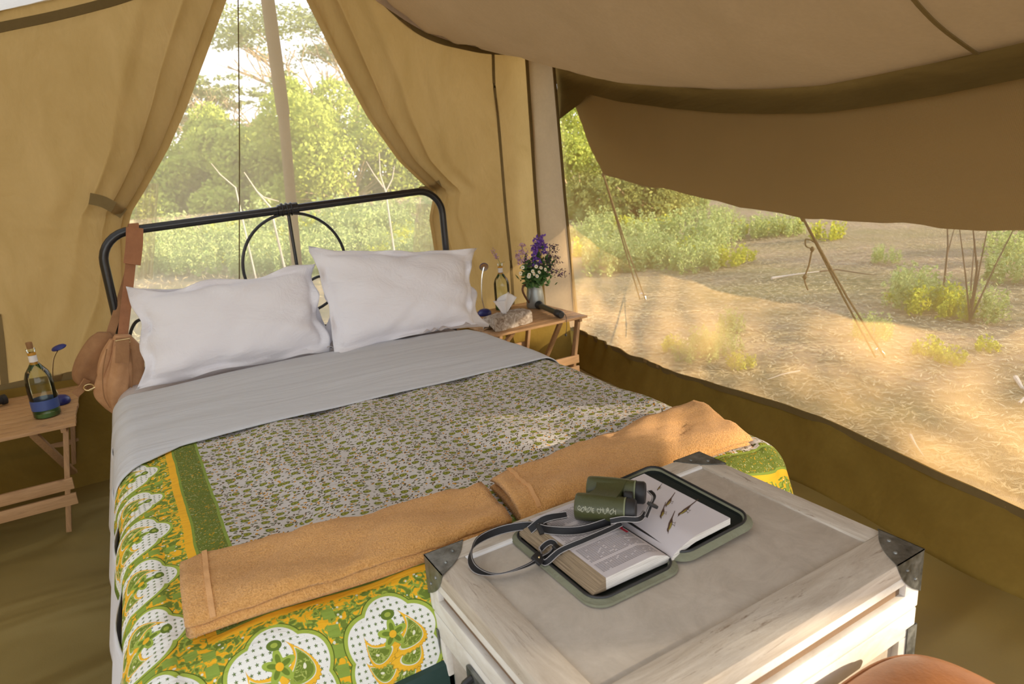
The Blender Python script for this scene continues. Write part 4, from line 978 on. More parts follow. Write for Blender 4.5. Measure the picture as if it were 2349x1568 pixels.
# ------------------------------------------------------------------ book in its zipped case
ZP = TZ - .006
case = empty('book_case_cover', (.75, .92, ZP)); tag(case, 'olive canvas zip-up case lying open under the bird book', 'case')
def rrect(x0, x1, y0, y1, r_, n=6):
    o = []
    for (cx1, cy1, a0) in ((x1 - r_, y0 + r_, -PI / 2), (x1 - r_, y1 - r_, 0), (x0 + r_, y1 - r_, PI / 2), (x0 + r_, y0 + r_, PI)):
        for k in range(n + 1): a = a0 + PI / 2 * k / n; o.append((cx1 + r_ * math.cos(a), cy1 + r_ * math.sin(a)))
    return o
def shell(x0, x1, y0, y1, lift, label=None, hz=.012):
    # soft tray: outer wall, rim, inner dark floor
    out = rrect(x0, x1, y0, y1, .035); inn = rrect(x0 + .009, x1 - .009, y0 + .009, y1 - .009, .030); k = len(out); loc = Vector(case.location)
    def Z(p, z): return z + lift(p[0], p[1])
    mb = MB(); rings = [[(p[0] * 1.0, p[1], Z(p, .0005)) for p in inn], [(p[0] + (p[0] - (x0 + x1) / 2) * .06, p[1] + (p[1] - (y0 + y1) / 2) * .05, Z(p, .003)) for p in out], [(p[0] + (p[0] - (x0 + x1) / 2) * .05, p[1] + (p[1] - (y0 + y1) / 2) * .04, Z(p, .0065)) for p in out], [(p[0], p[1], Z(p, hz - .004)) for p in out], [((p[0] + q[0]) / 2, (p[1] + q[1]) / 2, Z(p, hz)) for p, q in zip(out, inn)], [(p[0], p[1], Z(p, hz - .004)) for p in inn]]
    V = [Vector((a, b, c + ZP)) - loc for rg in rings for (a, b, c) in rg]
    Fc = [tuple(range(k))[::-1]] + [(i * k + j, i * k + (j + 1) % k, (i + 1) * k + (j + 1) % k, (i + 1) * k + j) for i in range(len(rings) - 1) for j in range(k)]
    mb.add(V, Fc); o = mb.obj('case_half', m_case, case)
    mb = MB(); V = [Vector((p[0], p[1], Z(p, hz - .003) + ZP)) - loc for p in inn] + [Vector((p[0], p[1], Z(p, .004) + ZP)) - loc for p in inn]
    mb.add(V, [(j, (j + 1) % k, k + (j + 1) % k, k + j) for j in range(k)] + [tuple(range(k, 2 * k))]); mb.obj('case_lining', m_casein, o)
    mb = MB(); mb.tube([Vector(((p[0] + q[0]) / 2, (p[1] + q[1]) / 2, Z(p, hz + .001) + ZP)) - loc for p, q in zip(out, inn)], .0026, 6, closed=True); mb.obj('zip', m_rubber, o)
bx0 = P(1372, 1352, 2, ZP + .012)[0]; bxm = .752; 
shell(.558, .752, .765, 1.045, lambda x, y: 0)
shell(.756, .958, .775, 1.058, lambda x, y: .003 + .010 * max(0, (x - .80) / .15) ** 2 + .010 * max(0, (y - .95) / .1) ** 2, hz=.014)
bk = empty('open_book', (.75, .92, ZP + .004)); tag(bk, 'open bird field guide with brown bird pictures lying in the case', 'book'); BO = Vector(bk.location)
y0, y1 = .788, 1.03; GX = .748
def pagez(x):
    if x < GX: t_ = (GX - x) / .145; return ZP + .012 + .024 * min(1, t_ * 3.2) ** .55 - .002 * t_
    t_ = (x - GX) / .15; return ZP + .012 + .022 * min(1, t_ * 2.6) ** .6 + .006 * t_
def block(x0, x1, bot, name):
    n = 18; xs = np.linspace(x0, x1, n); V = []
    for x in xs: V += [(x, y0, bot(x)), (x, y0, pagez(x)), (x, y1, pagez(x)), (x, y1, bot(x))]
    V = [Vector(v) - BO for v in V]; top = [(4 * i + 1, 4 * i + 5, 4 * i + 6, 4 * i + 2) for i in range(n - 1)]; fr = [(4 * i, 4 * i + 4, 4 * i + 5, 4 * i + 1) for i in range(n - 1)]; fb = [(4 * i + 2, 4 * i + 6, 4 * i + 7, 4 * i + 3) for i in range(n - 1)]; MB().add(V, fb).obj(name, m_pedge, bk)
    MB().add(V, top).obj('page', m_page, bk); b_ = MB().add(V, fr).obj(name, m_pedge, bk)
    e1 = (0, 1, 2, 3); e2 = tuple(4 * (n - 1) + k for k in (0, 1, 2, 3)); MB().add(V, [e1 if x0 < GX - .01 else e2]).obj('fore_edge', m_fedge if x0 < GX - .01 else m_pedge, bk)
block(GX - .149, GX, lambda x: ZP + .008 + .003 * ((GX - x) / .155), 'page_block'); block(GX, GX + .152, lambda x: pagez(x) - .011 - .002 * min(1, (x - GX) / .05), 'page_block')
# bevelled fore edge: thick pages slope outwards on the left
V = [];
for y in (y0, y1): V += [(GX - .149, y, pagez(GX - .149)), (GX - .178, y, ZP + .012), (GX - .149, y, ZP + .010)]
MB().add([Vector(v) - BO for v in V], [(0, 1, 4, 3), (0, 2, 1), (3, 4, 5)]).obj('fore_edge', m_fedge, bk, smooth=False)
# printed text lines and pictures (flat print)
mb = MB()
for i in range(62):
    y = y1 - .016 - i * .00345; 
    if i in (14, 15, 16, 36, 37, 52, 53): continue
    xa = GX - .142; xb = GX - .018 - (.03 if i % 9 == 8 else 0); xs = np.arange(xa, xb, .0048)
    for x in xs:
        if rng.random() < .08: continue
        w = .0038; mb.add([Vector((x, y, pagez(x) + .0004)) - BO, Vector((x + w, y, pagez(x + w) + .0004)) - BO, Vector((x + w, y + .0011, pagez(x + w) + .0004)) - BO, Vector((x, y + .0011, pagez(x) + .0004)) - BO], [(0, 1, 2, 3)])
mb.obj('printed_text', m_ink, bk, smooth=False)
mb = MB(); mb.lathe([(0, .0006), (.006, .0005)], 14, Matrix.Translation(Vector((GX - .022, .905, pagez(GX - .022) + .0003)) - BO)); mb.add([Vector((GX - .027 + a, .905 + b, pagez(GX - .022) + .0008)) - BO for a, b in ((0, 0), (.004, -.022), (.009, -.022), (.008, 0))], [(0, 1, 2, 3)]); mb.obj('red_mark', m_red, bk, smooth=False)
def bird(cx2, cy2, s, ang, lab):
    ca, sa = math.cos(ang), math.sin(ang)
    def T(p): x = cx2 + s * (p[0] * ca - p[1] * .62 * sa); y = cy2 + s * (p[0] * sa + p[1] * .62 * ca); return Vector((x, y, pagez(x) + .0006)) - BO
    body = [(-.5, .02), (-.44, .10), (-.34, .13), (-.2, .11), (0, .13), (.2, .10), (.45, .06), (1.0, .02), (1.0, -.02), (.4, -.02), (.15, -.10), (-.1, -.13), (-.28, -.09), (-.38, -.01), (-.46, -.01), (-.62, -.03)]
    mb = MB(); c = T((0, 0)); V = [c] + [T(p) for p in body]; n_ = len(body); mb.add(V, [(0, 1 + i, 1 + (i + 1) % n_) for i in range(n_)])
    for (a, b, c2, d) in ((-.05, -.1, -.12, -.3), (.08, -.1, .05, -.28)): mb.add([T((a, b)), T((a + .02, b)), T((c2 + .02, d)), T((c2, d))], [(0, 1, 2, 3)]); mb.add([T((c2 - .06, d)), T((c2 + .08, d)), T((c2 + .08, d - .02)), T((c2 - .06, d - .02))], [(0, 1, 2, 3)])
    o = mb.obj('bird_picture', m_bird, bk, smooth=False)
    mb = MB(); V = [T((-.2, -.02))] + [T((p[0] * .9 - .02, p[1] * .8 - .02)) for p in [(-.44, .06), (-.3, .04), (0, .02), (.12, -.05), (-.08, -.12), (-.28, -.09), (-.38, -.03)]]
    for v in V: v.z += .0003
    mb.add(V, [(0, 1 + i, 1 + (i + 1) % 7) for i in range(7)]); mb.obj('yellow_breast', m_birdy, o, smooth=False)
for (a, b, s, an) in [(1538, 1200, .046, .62), (1572, 1172, .050, .25), (1520, 1176, .040, .66), (1535, 1153, .040, .5), (1512, 1122, .022, .5)]:
    p = P(a, b, 2, ZP + .036); bird(p[0], p[1], s, an, 0)

# ------------------------------------------------------------------ binoculars
bi = empty('binoculars', (0, 0, 0)); tag(bi, 'olive green binoculars with hand-lettered barrel resting on the open book', 'binoculars')
zb = ZP + .036 + .027
A1 = Vector(P(1322, 1160, 2, zb)); B1 = Vector(P(1450, 1170, 2, zb)); ax = (B1 - A1); ax.z = 0; Lb = ax.length; ax.normalize(); A1.z = zb
sy = Vector((-ax.y, ax.x, 0)); A2 = A1 + sy * .066 + Vector((0, 0, .004)) + ax * .012
bi.location = A1
def frame(o, d): 
    z = d; y = Vector((0, 0, 1)); x = y.cross(z).normalized(); y = z.cross(x); o = Vector(o); return Matrix(((x.x, y.x, z.x, o.x), (x.y, y.y, z.y, o.y), (x.z, y.z, z.z, o.z), (0, 0, 0, 1)))
Lb = max(.11, min(.15, Lb)); k_ = Lb
for (o, nm) in ((Vector((0, 0, 0)), 1), (A2 - A1, 2)):
    m_ = frame(o, ax)
    mb = MB(); mb.lathe([(.022, .004), (.0245, .0), (.0262, .003), (.0268, .02), (.0265, k_ * .45), (.0255, k_ * .62), (.0245, k_ * .75), (.0235, k_ * .86)], 40, m_); b_ = mb.obj('barrel', m_oliveb, bi)
    mb = MB(); mb.lathe([(0, .010), (.022, .010), (.022, .004)], 30, m_); mb.obj('objective_lens', m_rubber, b_)
    mb = MB(); mb.lathe([(.0236, k_ * .86), (.0242, k_ * .87), (.0236, k_ * .885)], 40, m_); mb.obj('trim_ring', m_oliveedge, b_)
    mb = MB(); mb.lathe([(.022, k_ * .885), (.0225, k_ * .90), (.0225, k_ * 1.02), (.020, k_ * 1.05), (.016, k_ * 1.05), (.013, k_ * 1.03), (0, k_ * 1.025)], 40, m_); mb.obj('eyecup', m_rubber, bi)
    mb = MB(); mb.lathe([(.0185, k_ * 1.052), (.019, k_ * 1.056), (.0195, k_ * 1.052)], 40, m_); mb.lathe([(.0, k_ * 1.034), (.008, k_ * 1.036), (.009, k_ * 1.034)], 24, m_); mb.obj('eyepiece_lens', m_webgrey, bi)
# bridge: curved body between barrels
V = []; Fc = []; d2 = A2 - A1; segs = [(.02, .0), (.035, .4), (.06, .9), (k_ * .50, 1), (k_ * .68, .85), (k_ * .78, .5)]
for (l, s_) in [(k_ * .14, .0), (k_ * .30, .0), (k_ * .46, .0), (k_ * .62, .0), (k_ * .72, .0)]:
    for t_ in np.linspace(0, 1, 9):
        zt = .0262 * (1 - .14 * math.sin(PI * t_)); V.append(d2 * t_ + ax * (l + (.012 * math.sin(PI * t_) if l < k_ * .2 else 0)) + Vector((0, 0, zt)))
    for t_ in np.linspace(1, 0, 9):
        zt = -.012; V.append(d2 * t_ + ax * l + Vector((0, 0, zt)))
n_ = 18
for i in range(4):
    for j in range(n_): Fc.append((i * n_ + j, i * n_ + (j + 1) % n_, (i + 1) * n_ + (j + 1) % n_, (i + 1) * n_ + j))
Fc += [tuple(range(n_))[::-1], tuple(4 * n_ + j for j in range(n_))]
mb = MB().add(V, Fc); br_ = mb.obj('bridge', m_oliveb, bi)
mb = MB(); m_ = frame(d2 * .5 + Vector((0, 0, .008)), ax); mb.lathe([(0, k_ * .76), (.010, k_ * .76), (.011, k_ * .77), (.011, k_ * .90), (.010, k_ * .91), (0, k_ * .91)], 24, m_); mb.obj('focus_wheel', m_rubber, bi)
# writing on the near barrel
def wrap_text(txt, l0, l1, phi, size, parent, mat, rad=.0272, nm='hand_lettering', shear=0):
    cu = bpy.data.curves.new(nm, 'FONT'); cu.body = txt; cu.size = 1; cu.offset = .012; cu.resolution_u = 3; ob = bpy.data.objects.new(nm, cu); col.objects.link(ob)
    dg = bpy.context.evaluated_depsgraph_get(); me = bpy.data.meshes.new_from_object(ob.evaluated_get(dg)); bpy.data.objects.remove(ob)
    bm = bmesh.new(); bm.from_mesh(me); bmesh.ops.subdivide_edges(bm, edges=bm.edges[:], cuts=1); xs = [v.co.x for v in bm.verts]; w = max(xs) - min(xs); x0_ = min(xs); sc = (l1 - l0) / w
    side = Vector((ax.y, -ax.x, 0))      # towards the viewer side
    for v in bm.verts:
        l = l0 + (v.co.x - x0_) * sc; hgt = v.co.y * size + .0018 * math.sin(v.co.x * 5); a = phi + hgt / rad
        p = ax * l + (side * math.cos(a) + Vector((0, 0, 1)) * math.sin(a)) * (rad + .0004); v.co = p
    bm.to_mesh(me); bm.free(); me.materials.clear(); me.materials.append(mat); o = bpy.data.objects.new(nm, me); return link(o, parent)
m_marker = solid('silver_marker', (.36, .36, .26), .6)
wrap_text('GORDIE  CHURCH', .008, k_ * .74, .18, .0125, bi, m_marker)
# small bird emblem on the bridge
e0 = d2 * .5 + ax * k_ * .50 + Vector((0, 0, .0185)); mb = MB(); side = -sy
mb.add([e0 + ax * a + side * b + Vector((0, 0, .0006)) for a, b in ((-.006, 0), (0, .0015), (.007, .0005), (.001, -.001), (-.001, -.005), (-.002, -.0005))], [(0, 1, 2, 3, 4, 5)]); mb.obj('bird_emblem', m_marker, bi, smooth=False)
# strap
def strap(pts, widths, label=None):
    sp_ = spline([p[:3] for p in pts], 60 if len(pts) > 4 else 24); nn_ = spline([p[3:6] for p in pts], len(sp_)); L0 = Vector(bi.location)
    mb = MB(); mb.ribbon([Vector(p) - L0 for p in sp_], nn_, widths, .0016); o = mb.obj('strap', m_web, bi)
    mb = MB()
    for s in (-1, 1):
        q = []
        for i, p in enumerate(sp_):
            t_ = Vector(sp_[min(i + 1, len(sp_) - 1)]) - Vector(sp_[max(0, i - 1)]); t_.normalize(); x = Vector(nn_[i]); x = (x - t_ * x.dot(t_)).normalized(); q.append(Vector(p) + x * s * widths * .44 - L0)
        mb.ribbon(q, nn_, .0010, .0026)
    mb.obj('stitching', m_stitch, o); return o
def sp3(px, py, z, n_): p = P(px, py, 2, z); return (p[0], p[1], p[2], *n_)
up_ = (0, 0, 1)
zt_ = TZ
strap([sp3(1400, 1195, .730, (0, .3, 1)), sp3(1330, 1215, .730, (0, .2, 1)), sp3(1262, 1215, .728, (.1, .3, 1)), sp3(1215, 1205, .712, (.1, .4, 1)), sp3(1150, 1215, .708, (0, .3, 1)), sp3(1095, 1240, .708, (.4, .1, 1)), sp3(1078, 1275, .706, (.6, -.1, 1)), sp3(1092, 1305, .700, (.3, -.6, .9)), sp3(1140, 1316, .696, (0, -.9, .6)), sp3(1200, 1300, .698, (.1, -.7, .8)), sp3(1235, 1282, .700, (.2, -.4, 1))], .017)
strap([sp3(1235, 1282, .700, (.2, -.4, 1)), sp3(1262, 1270, .703, (.6, .2, 1)), sp3(1275, 1252, .712, (.6, .6, .7)), sp3(1262, 1243, .716, (0, 1, .6)), sp3(1240, 1262, .706, (.5, .5, .8)), sp3(1250, 1290, .698, (.5, 0, 1)), sp3(1285, 1262, .722, (0, .3, 1)), sp3(1340, 1238, .730, (0, .3, 1)), sp3(1400, 1212, .728, (0, .3, 1)), sp3(1425, 1200, .728, (.2, .6, .8))], .011)
strap([sp3(1215, 1215, .712, (0, .5, 1)), sp3(1250, 1190, .735, (.2, .8, .6)), sp3(1300, 1180, .74, (.2, 1, .3))], .016)
strap([sp3(1400, 1195, .742, (0, .5, 1)), sp3(1430, 1190, .744, (0, .6, .9)), sp3(1465, 1190, .744, (.2, .5, .9)), sp3(1480, 1175, .745, (.7, .6, .3))], .011)
strap([sp3(1482, 1185, .742, (.9, .1, .1)), sp3(1492, 1160, .758, (.9, .2, .1)), sp3(1500, 1138, .772, (.9, .3, 0)), sp3(1490, 1125, .775, (.9, .3, 0))], .011)
L0 = Vector(bi.location)
def slider(px, py, z, sx_, rz_, name='slider', rivet=False):
    p = Vector(P(px, py, 2, z)); m_ = Matrix.Translation(p - L0) @ Matrix.Rotation(rz_, 4, 'Z') @ Matrix.Rotation(.6, 4, 'X'); mb = MB(); mb.box((-sx_ / 2, -.011, -.0035), (sx_ / 2, .011, .0035), .002, m_); o = mb.obj(name, m_rubber, bi)
    if rivet: mb = MB(); mb.lathe([(0, .0055), (.0015, .005), (.0022, .0035)], 12, m_); mb.obj('rivet', m_brass, o)
slider(1245, 1211, .722, .022, -.1); slider(1235, 1280, .704, .022, .45, rivet=True); slider(1280, 1258, .716, .012, .5); slider(1497, 1158, .762, .010, 1.4)

# ------------------------------------------------------------------ side tables
def side_table(x0, x1, y0, y1, z, label, lean=1):
    t = empty('folding_table', ((x0 + x1) / 2, (y0 + y1) / 2, 0)); tag(t, label, 'table'); O_ = Vector(t.location); n_ = 10; d = (y1 - y0) / n_
    for k in range(n_):
        mb = MB(); mb.box(Vector((x0 + rng.uniform(-.002, .002), y0 + k * d + .0015, z - .014)) - O_, Vector((x1 + rng.uniform(-.003, .003), y0 + (k + 1) * d - .0015, z + rng.uniform(-.0006, .0006))) - O_, .0015); mb.obj('slat', m_slat, t)
    for xx in (x0 + .035, x1 - .055): mb = MB(); mb.box(Vector((xx, y0 + .01, z - .034)) - O_, Vector((xx + .02, y1 - .01, z - .0145)) - O_, .002); mb.obj('batten', m_slatv, t)
    ya, yb = y0 + .05, y1 - .05
    for (y, s) in ((ya, 1), (yb, 1)):
        mb = MB(); mb.bar(Vector((x1 - .04, y, z - .03)) - O_, Vector((x1 - .12, y, .02)) - O_, .02, .034, .002, up=(0, 1, 0)); mb.obj('leg', m_slatv, t)
        mb = MB(); mb.bar(Vector((x0 + .04, y, z - .03)) - O_, Vector((x0 + .12, y, .02)) - O_, .02, .034, .002, up=(0, 1, 0)); mb.obj('leg', m_slatv, t)
    for (y, y2) in ((ya + .03, yb - .25), ):
        for sg in (0, 1):
            xa = (x1 - .085) if sg else (x0 + .085); mb = MB(); mb.bar(Vector((xa - (.07 if sg else -.07), ya + .02, z - .03)) - O_, Vector((xa + (.0), ya + .32, .16)) - O_, .018, .03, .002, up=(1, 0, 0)); mb.obj('brace', m_slatv, t)
    for (y, zz, th) in ((ya - .018, .235, .05), (ya - .018, .165, .05), (yb + .018, .22, .04)):
        mb = MB(); mb.box(Vector((x0 + .06, y - .007, zz - th / 2)) - O_, Vector((x1 - .06, y + .007, zz + th / 2)) - O_, .0015); mb.obj('cross_rail', m_slat, t)
    mb = MB()
    for k in range(n_):
        for xx in (x0 + .045, x1 - .045): mb.lathe([(0, .0008), (.0022, .0006)], 8, Matrix.Translation(Vector((xx, y0 + (k + .5) * d, z + .0006)) - O_))
    mb.obj('screw', m_darktwig, t); return t
LT = side_table(-1.0, -.295, 3.185, 3.86, .50, 'slatted pale wooden folding table left of the bed')
RT = side_table(1.70, 2.345, 3.16, 3.80, .50, 'slatted pale wooden folding table right of the bed')

# bottles
def bottle(loc, label, blue, cork, H=.30):
    t = empty('glass_bottle', tuple(loc)); tag(t, label, 'bottle'); s = H / .30; R0 = .051 * s
    mb = MB(); mb.lathe([(R0 * .9, .0), (R0, .006), (R0, .15 * s), (R0 * .97, .175 * s), (R0 * .80, .20 * s), (R0 * .5, .222 * s), (.0155, .238 * s), (.0145, .25 * s), (.0145, .285 * s), (.0165, .288 * s), (.0165, .30 * s)], 40); mb.obj('bottle_glass', m_bottle, t)
    mb = MB(); mb.lathe([(0, .016), (R0 * .5, .012), (R0 * .88, .004), (R0 * .9, .001), (R0 * .93, .010), (R0 * .95, .020)], 36); mb.obj('bottle_base', m_bottlebase, t)
    for pr_ in ([(.0158, .232 * s), (.0152, .242 * s)], [(.0157, .272 * s), (.0157, .284 * s)]): MB().lathe(pr_, 30).obj('orange_neck_wrap', m_orange, t)
    mb = MB(); mb.lathe([(.0158, .243 * s), (.0157, .271 * s)], 30); mb.obj('white_neck_label', m_whitelabel, t)
    if blue: mb = MB(); mb.lathe([(R0 + .0006, .035), (R0 + .0006, .078)], 40); mb.obj('blue_label', m_bluelabel, t)
    if cork: mb = MB(); mb.lathe([(0, .300 * s), (.010, .300 * s), (.0115, .303 * s), (.0125, .325 * s), (.011, .328 * s), (0, .328 * s)], 20); mb.obj('cork', m_cork, t)
    return t
p = P(110, 952, 2, .502); bottle((p[0], p[1], .502), 'corked clear green bottle with blue label on the left table', True, True, .30)
pb = P(1146, 706, 2, .502); pb = np.array([pb[0] - .0, min(pb[1], 3.72), .502]); bottle(tuple(pb), 'clear green bottle holding a pink sprig on the right table', False, False, .30)
# lamps
def lamp(loc, hd_, label, tilt):
    t = empty('reading_lamp', tuple(loc)); tag(t, label, 'lamp'); mb = MB(); mb.lathe([(0, 0), (.04, 0), (.044, .006), (.042, .022), (.030, .034), (.012, .040), (0, .041)], 28); mb.obj('lamp_base', m_blue, t)
    h = Vector(hd_) - Vector(loc); mb = MB(); mb.tube(spline([(0, 0, .038), (h.x * .1 - .012, h.y * .1, h.z * .4), (h.x * .5 - .008, h.y * .5, h.z * .8), tuple(h)], 24), .0038, 8); mb.obj('gooseneck', m_chrome, t)
    m_ = Matrix.Translation(h) @ tilt; mb = MB(); mb.lathe([(0, .011), (.010, .010), (.018, .006), (.021, 0), (.020, -.003)], 26, m_); o = mb.obj('lamp_head', m_blue, t); mb = MB(); mb.lathe([(0, -.001), (.014, -.002), (.019, -.003)], 26, m_); mb.obj('reflector', m_chrome, o)
pl_ = P(1112, 722, 2, .502); hp = P(1110, 612, 1, pl_[1]); lamp((pl_[0], pl_[1], .502), tuple(hp), 'navy gooseneck reading lamp between pillow and bottle', Matrix.Rotation(-1.2, 4, 'X') @ Matrix.Rotation(.35, 4, 'Y') @ Matrix.Scale(1.35, 4))
pl_ = P(138, 925, 2, .502); hp = P(135, 797, 1, pl_[1]); lamp((pl_[0], pl_[1], .502), tuple(hp), 'navy reading lamp behind the corked bottle, head turned up', Matrix.Rotation(.25, 4, 'Y') @ Matrix.Rotation(.35, 4, 'X') @ Matrix.Rotation(-.5, 4, 'Y') @ Matrix.Scale(1.5, 4, (1, 0, 0)))
# torches
def torch(A_, B_, r1, label, lany=None, body=m_rubber):
    A_ = Vector(A_); B_ = Vector(B_); d = B_ - A_; L = d.length; d.normalize(); t = empty('torch', tuple(A_)); tag(t, label, 'torch'); m_ = frame(Vector((0, 0, 0)), d)
    mb = MB(); mb.lathe([(0, 0), (r1 * 1.2, 0), (r1 * 1.25, .004), (r1 * 1.25, L * .2), (r1 * .85, L * .3)], 24, m_); mb.obj('torch_head', m_rubber, t)
    mb = MB(); mb.lathe([(r1 * .85, L * .3), (r1 * .8, L * .32), (r1 * .8, L * .82)], 24, m_); mb.obj('torch_body', body, t)
    mb = MB(); mb.lathe([(r1 * .8, L * .82), (r1 * 1.05, L * .84), (r1 * 1.05, L * .98), (r1 * .8, L), (0, L)], 24, m_); mb.obj('end_cap', m_rubber, t)
    if lany:
        mb = MB(); mb.tube([Vector(p) - A_ for p in spline(lany, 30)], .0018, 6); mb.obj('lanyard', m_rubber, t); q = Vector(lany[-1]) - A_
        mb = MB(); mb.lathe([(0, -.008), (.005, -.006), (.007, 0), (.005, .006), (0, .008)], 14, Matrix.Translation(q)); mb.obj('lanyard_bead', m_webgrey, t)
m_torchbody = solid('torch_metal', (.10, .095, .06), .3, .6)
tA = P(1225, 694, 2, .525); tB = P(1288, 722, 2, .525)
lan = [tuple(P(1285, 716, 2, .53)), tuple(P(1297, 722, 2, .52)), tuple(P(1300, 745, 1, 3.14)), tuple(P(1298, 768, 1, 3.14))]
torch(tA, tB, .022, 'black torch with beaded lanyard lying beside the tissue box', lan, m_torchbody)
torch(P(-55, 935, 2, .527), P(14, 914, 2, .527), .022, 'black torch cut off at the left edge of the left table')
# tissue box
def tissue():
    a = P(1150, 752, 2, .502); b = P(1262, 722, 2, .502); a = Vector(a); b = Vector(b); ax_ = (b - a); ax_.z = 0; L = .25; ax_.normalize(); a = Vector((1.735, 3.205, .502)); ax_ = Vector((.985, .17, 0)).normalized(); sd_ = Vector((-ax_.y, ax_.x, 0))
    t = empty('tissue_box', tuple(a)); tag(t, 'tissue box in a mottled fabric cover on the right table', 'tissue box'); n1, n2 = 26, 16; V = []; W_, H_ = .125, .078; L = .285
    def f(u, v):
        s = v * 4 * 1.0; per = [(0, 0), (0, 1), (1, 1), (1, 0)]
        prof_ = [(0, .0), (0.0, .8), (.12, 1), (.5, 1.03), (.88, 1), (1, .8), (1, 0)]; k = v * (len(prof_) - 1); i = min(int(k), len(prof_) - 2); q = k - i; py = prof_[i][0] * (1 - q) + prof_[i + 1][0] * q; pz = prof_[i][1] * (1 - q) + prof_[i + 1][1] * q
        sq = 1 - .10 * abs(2 * u - 1) ** 6
        c = ax_ * (u * L) + sd_ * ((py - .5) * sq * W_ + W_ / 2) + Vector((0, 0, pz * H_ * sq + .003 * vnoise(u * 12, v * 8, 1))); return tuple(c)
    gridsurf('fabric_cover', f, n1, 28, m_fur, t)
    for u in (0, 1):
        ring = [Vector(f(u, v)) for v in np.linspace(0, 1, 28)]; c = sum(ring, Vector()) / 28; c += ax_ * (.012 if u else -.012); MB().add([c] + ring, [(0, i + 1, i + 2) for i in range(27)]).obj('gathered_end', m_fur, t)
    ctr = ax_ * .12 + sd_ * .06 + Vector((0, 0, H_ * 1.0))
    def g(side):
        def h(u, v):
            w = (.022 + .060 * v); x = (u - .5) * 2 * w; return tuple(ctr + ax_ * (x * .8 + side * (.006 + .028 * v)) + sd_ * (.014 * math.sin(u * 9 + side) * (.5 + v) + .01 * side) + Vector((0, 0, v * (.10 + .02 * side * math.sin(u * 3)) * (1 - .25 * (2 * u - 1) ** 2 * (1 if side > 0 else .2)))))
        return h
    gridsurf('tissue', g(1), 16, 10, m_tissue, t, thick=.0008); gridsurf('tissue', g(-1), 16, 10, m_tissue, t, thick=.0008)
tissue()
# jug and flowers
pj = P(1232, 703, 2, .502); JX, JY = pj[0] - .01, min(pj[1], 3.70); jg = empty('pewter_jug', (JX, JY, .502)); tag(jg, 'grey pewter jug with brown handle holding wild flowers', 'jug')
mb = MB(); mb.lathe([(0, .002), (.056, 0), (.060, .008), (.058, .06), (.052, .11), (.047, .145), (.050, .155), (.047, .155), (.044, .14), (.050, .1), (.054, .05), (0, .01)], 36); mb.obj('jug_body', m_pewter, jg)
mb = MB(); mb.tube(spline([(-.045, -.01, .148), (-.085, -.02, .16), (-.105, -.022, .135), (-.09, -.02, .09), (-.056, -.012, .04)], 24), [.007] * 24, 8); mb.obj('handle', m_jughandle, jg)
JT = Vector((JX, JY, .65))
def stem_to(mb, tip, r=.0018):
    tip = Vector(tip); mb.tube(spline([tuple(JT + Vector((0, 0, -.05))), tuple(JT * .6 + tip * .4 + Vector((0, 0, .02))), tuple(tip)], 10), r, 5)
def blob(name, C, size, mat, parent, asp=1.4): return quads(name, rand_quads(np.array(C), size, asp), mat, parent)
def flower(kind, px, py, label, group, dy=0, spread=.03, hgt=.07, n=60, size=.013, mat=None, leafn=30):
    tip = P(px, py, 1, JY + dy); t = empty(kind, tuple(JT)); tag(t, label, 'flower', group); mb = MB(); tipv = Vector(tip)
    mb.tube([Vector(q) - JT for q in spline([tuple(JT + Vector((0, 0, -.05))), tuple(JT * .55 + tipv * .45 + Vector((0, 0, .02))), tuple(tipv)], 10)], .0016, 5); mb.obj('stem', m_greenleaf, t)
    r_ = np.random.default_rng(int(px * 7 + py)); c = np.array(tipv - JT); C_ = c + np.stack([r_.normal(0, spread * .5, n), r_.normal(0, spread * .5, n), r_.uniform(-hgt, hgt * .35, n)], 1); quads('petals', rand_quads(C_, size), mat, t)
    if leafn:
        tt = r_.uniform(.15, .75, leafn)[:, None]; C_ = c * tt + r_.normal(0, .014, (leafn, 3)); quads('leaves', rand_quads(C_, .02, 2.2), m_greenleaf, t)
for (a, b, dy) in [(1232, 552, 0), (1240, 545, .01), (1226, 568, -.02), (1248, 565, .0), (1228, 592, -.03)]: flower('purple_spray', a, b, 'purple delphinium-like spray standing in the pewter jug', 'purple sprays in the jug', dy, .028, .05, 70, .014, m_purple)
for (a, b, dy) in [(1196, 565, .0), (1204, 580, -.02), (1190, 588, 0)]: flower('pink_spray', a, b, 'pale pink spray at the left side of the jug', 'pink sprays in the jug', dy, .025, .05, 55, .011, m_pink)
for (a, b, dy) in [(1262, 580, 0), (1275, 592, -.02), (1286, 622, -.04), (1270, 565, .02), (1268, 612, -.05), (1255, 600, -.03), (1212, 600, -.02)]: flower('dark_seed_spray', a, b, 'dark mauve seed spray leaning right out of the jug', 'dark sprays in the jug', dy, .045, .04, 70, .009, m_mauve)
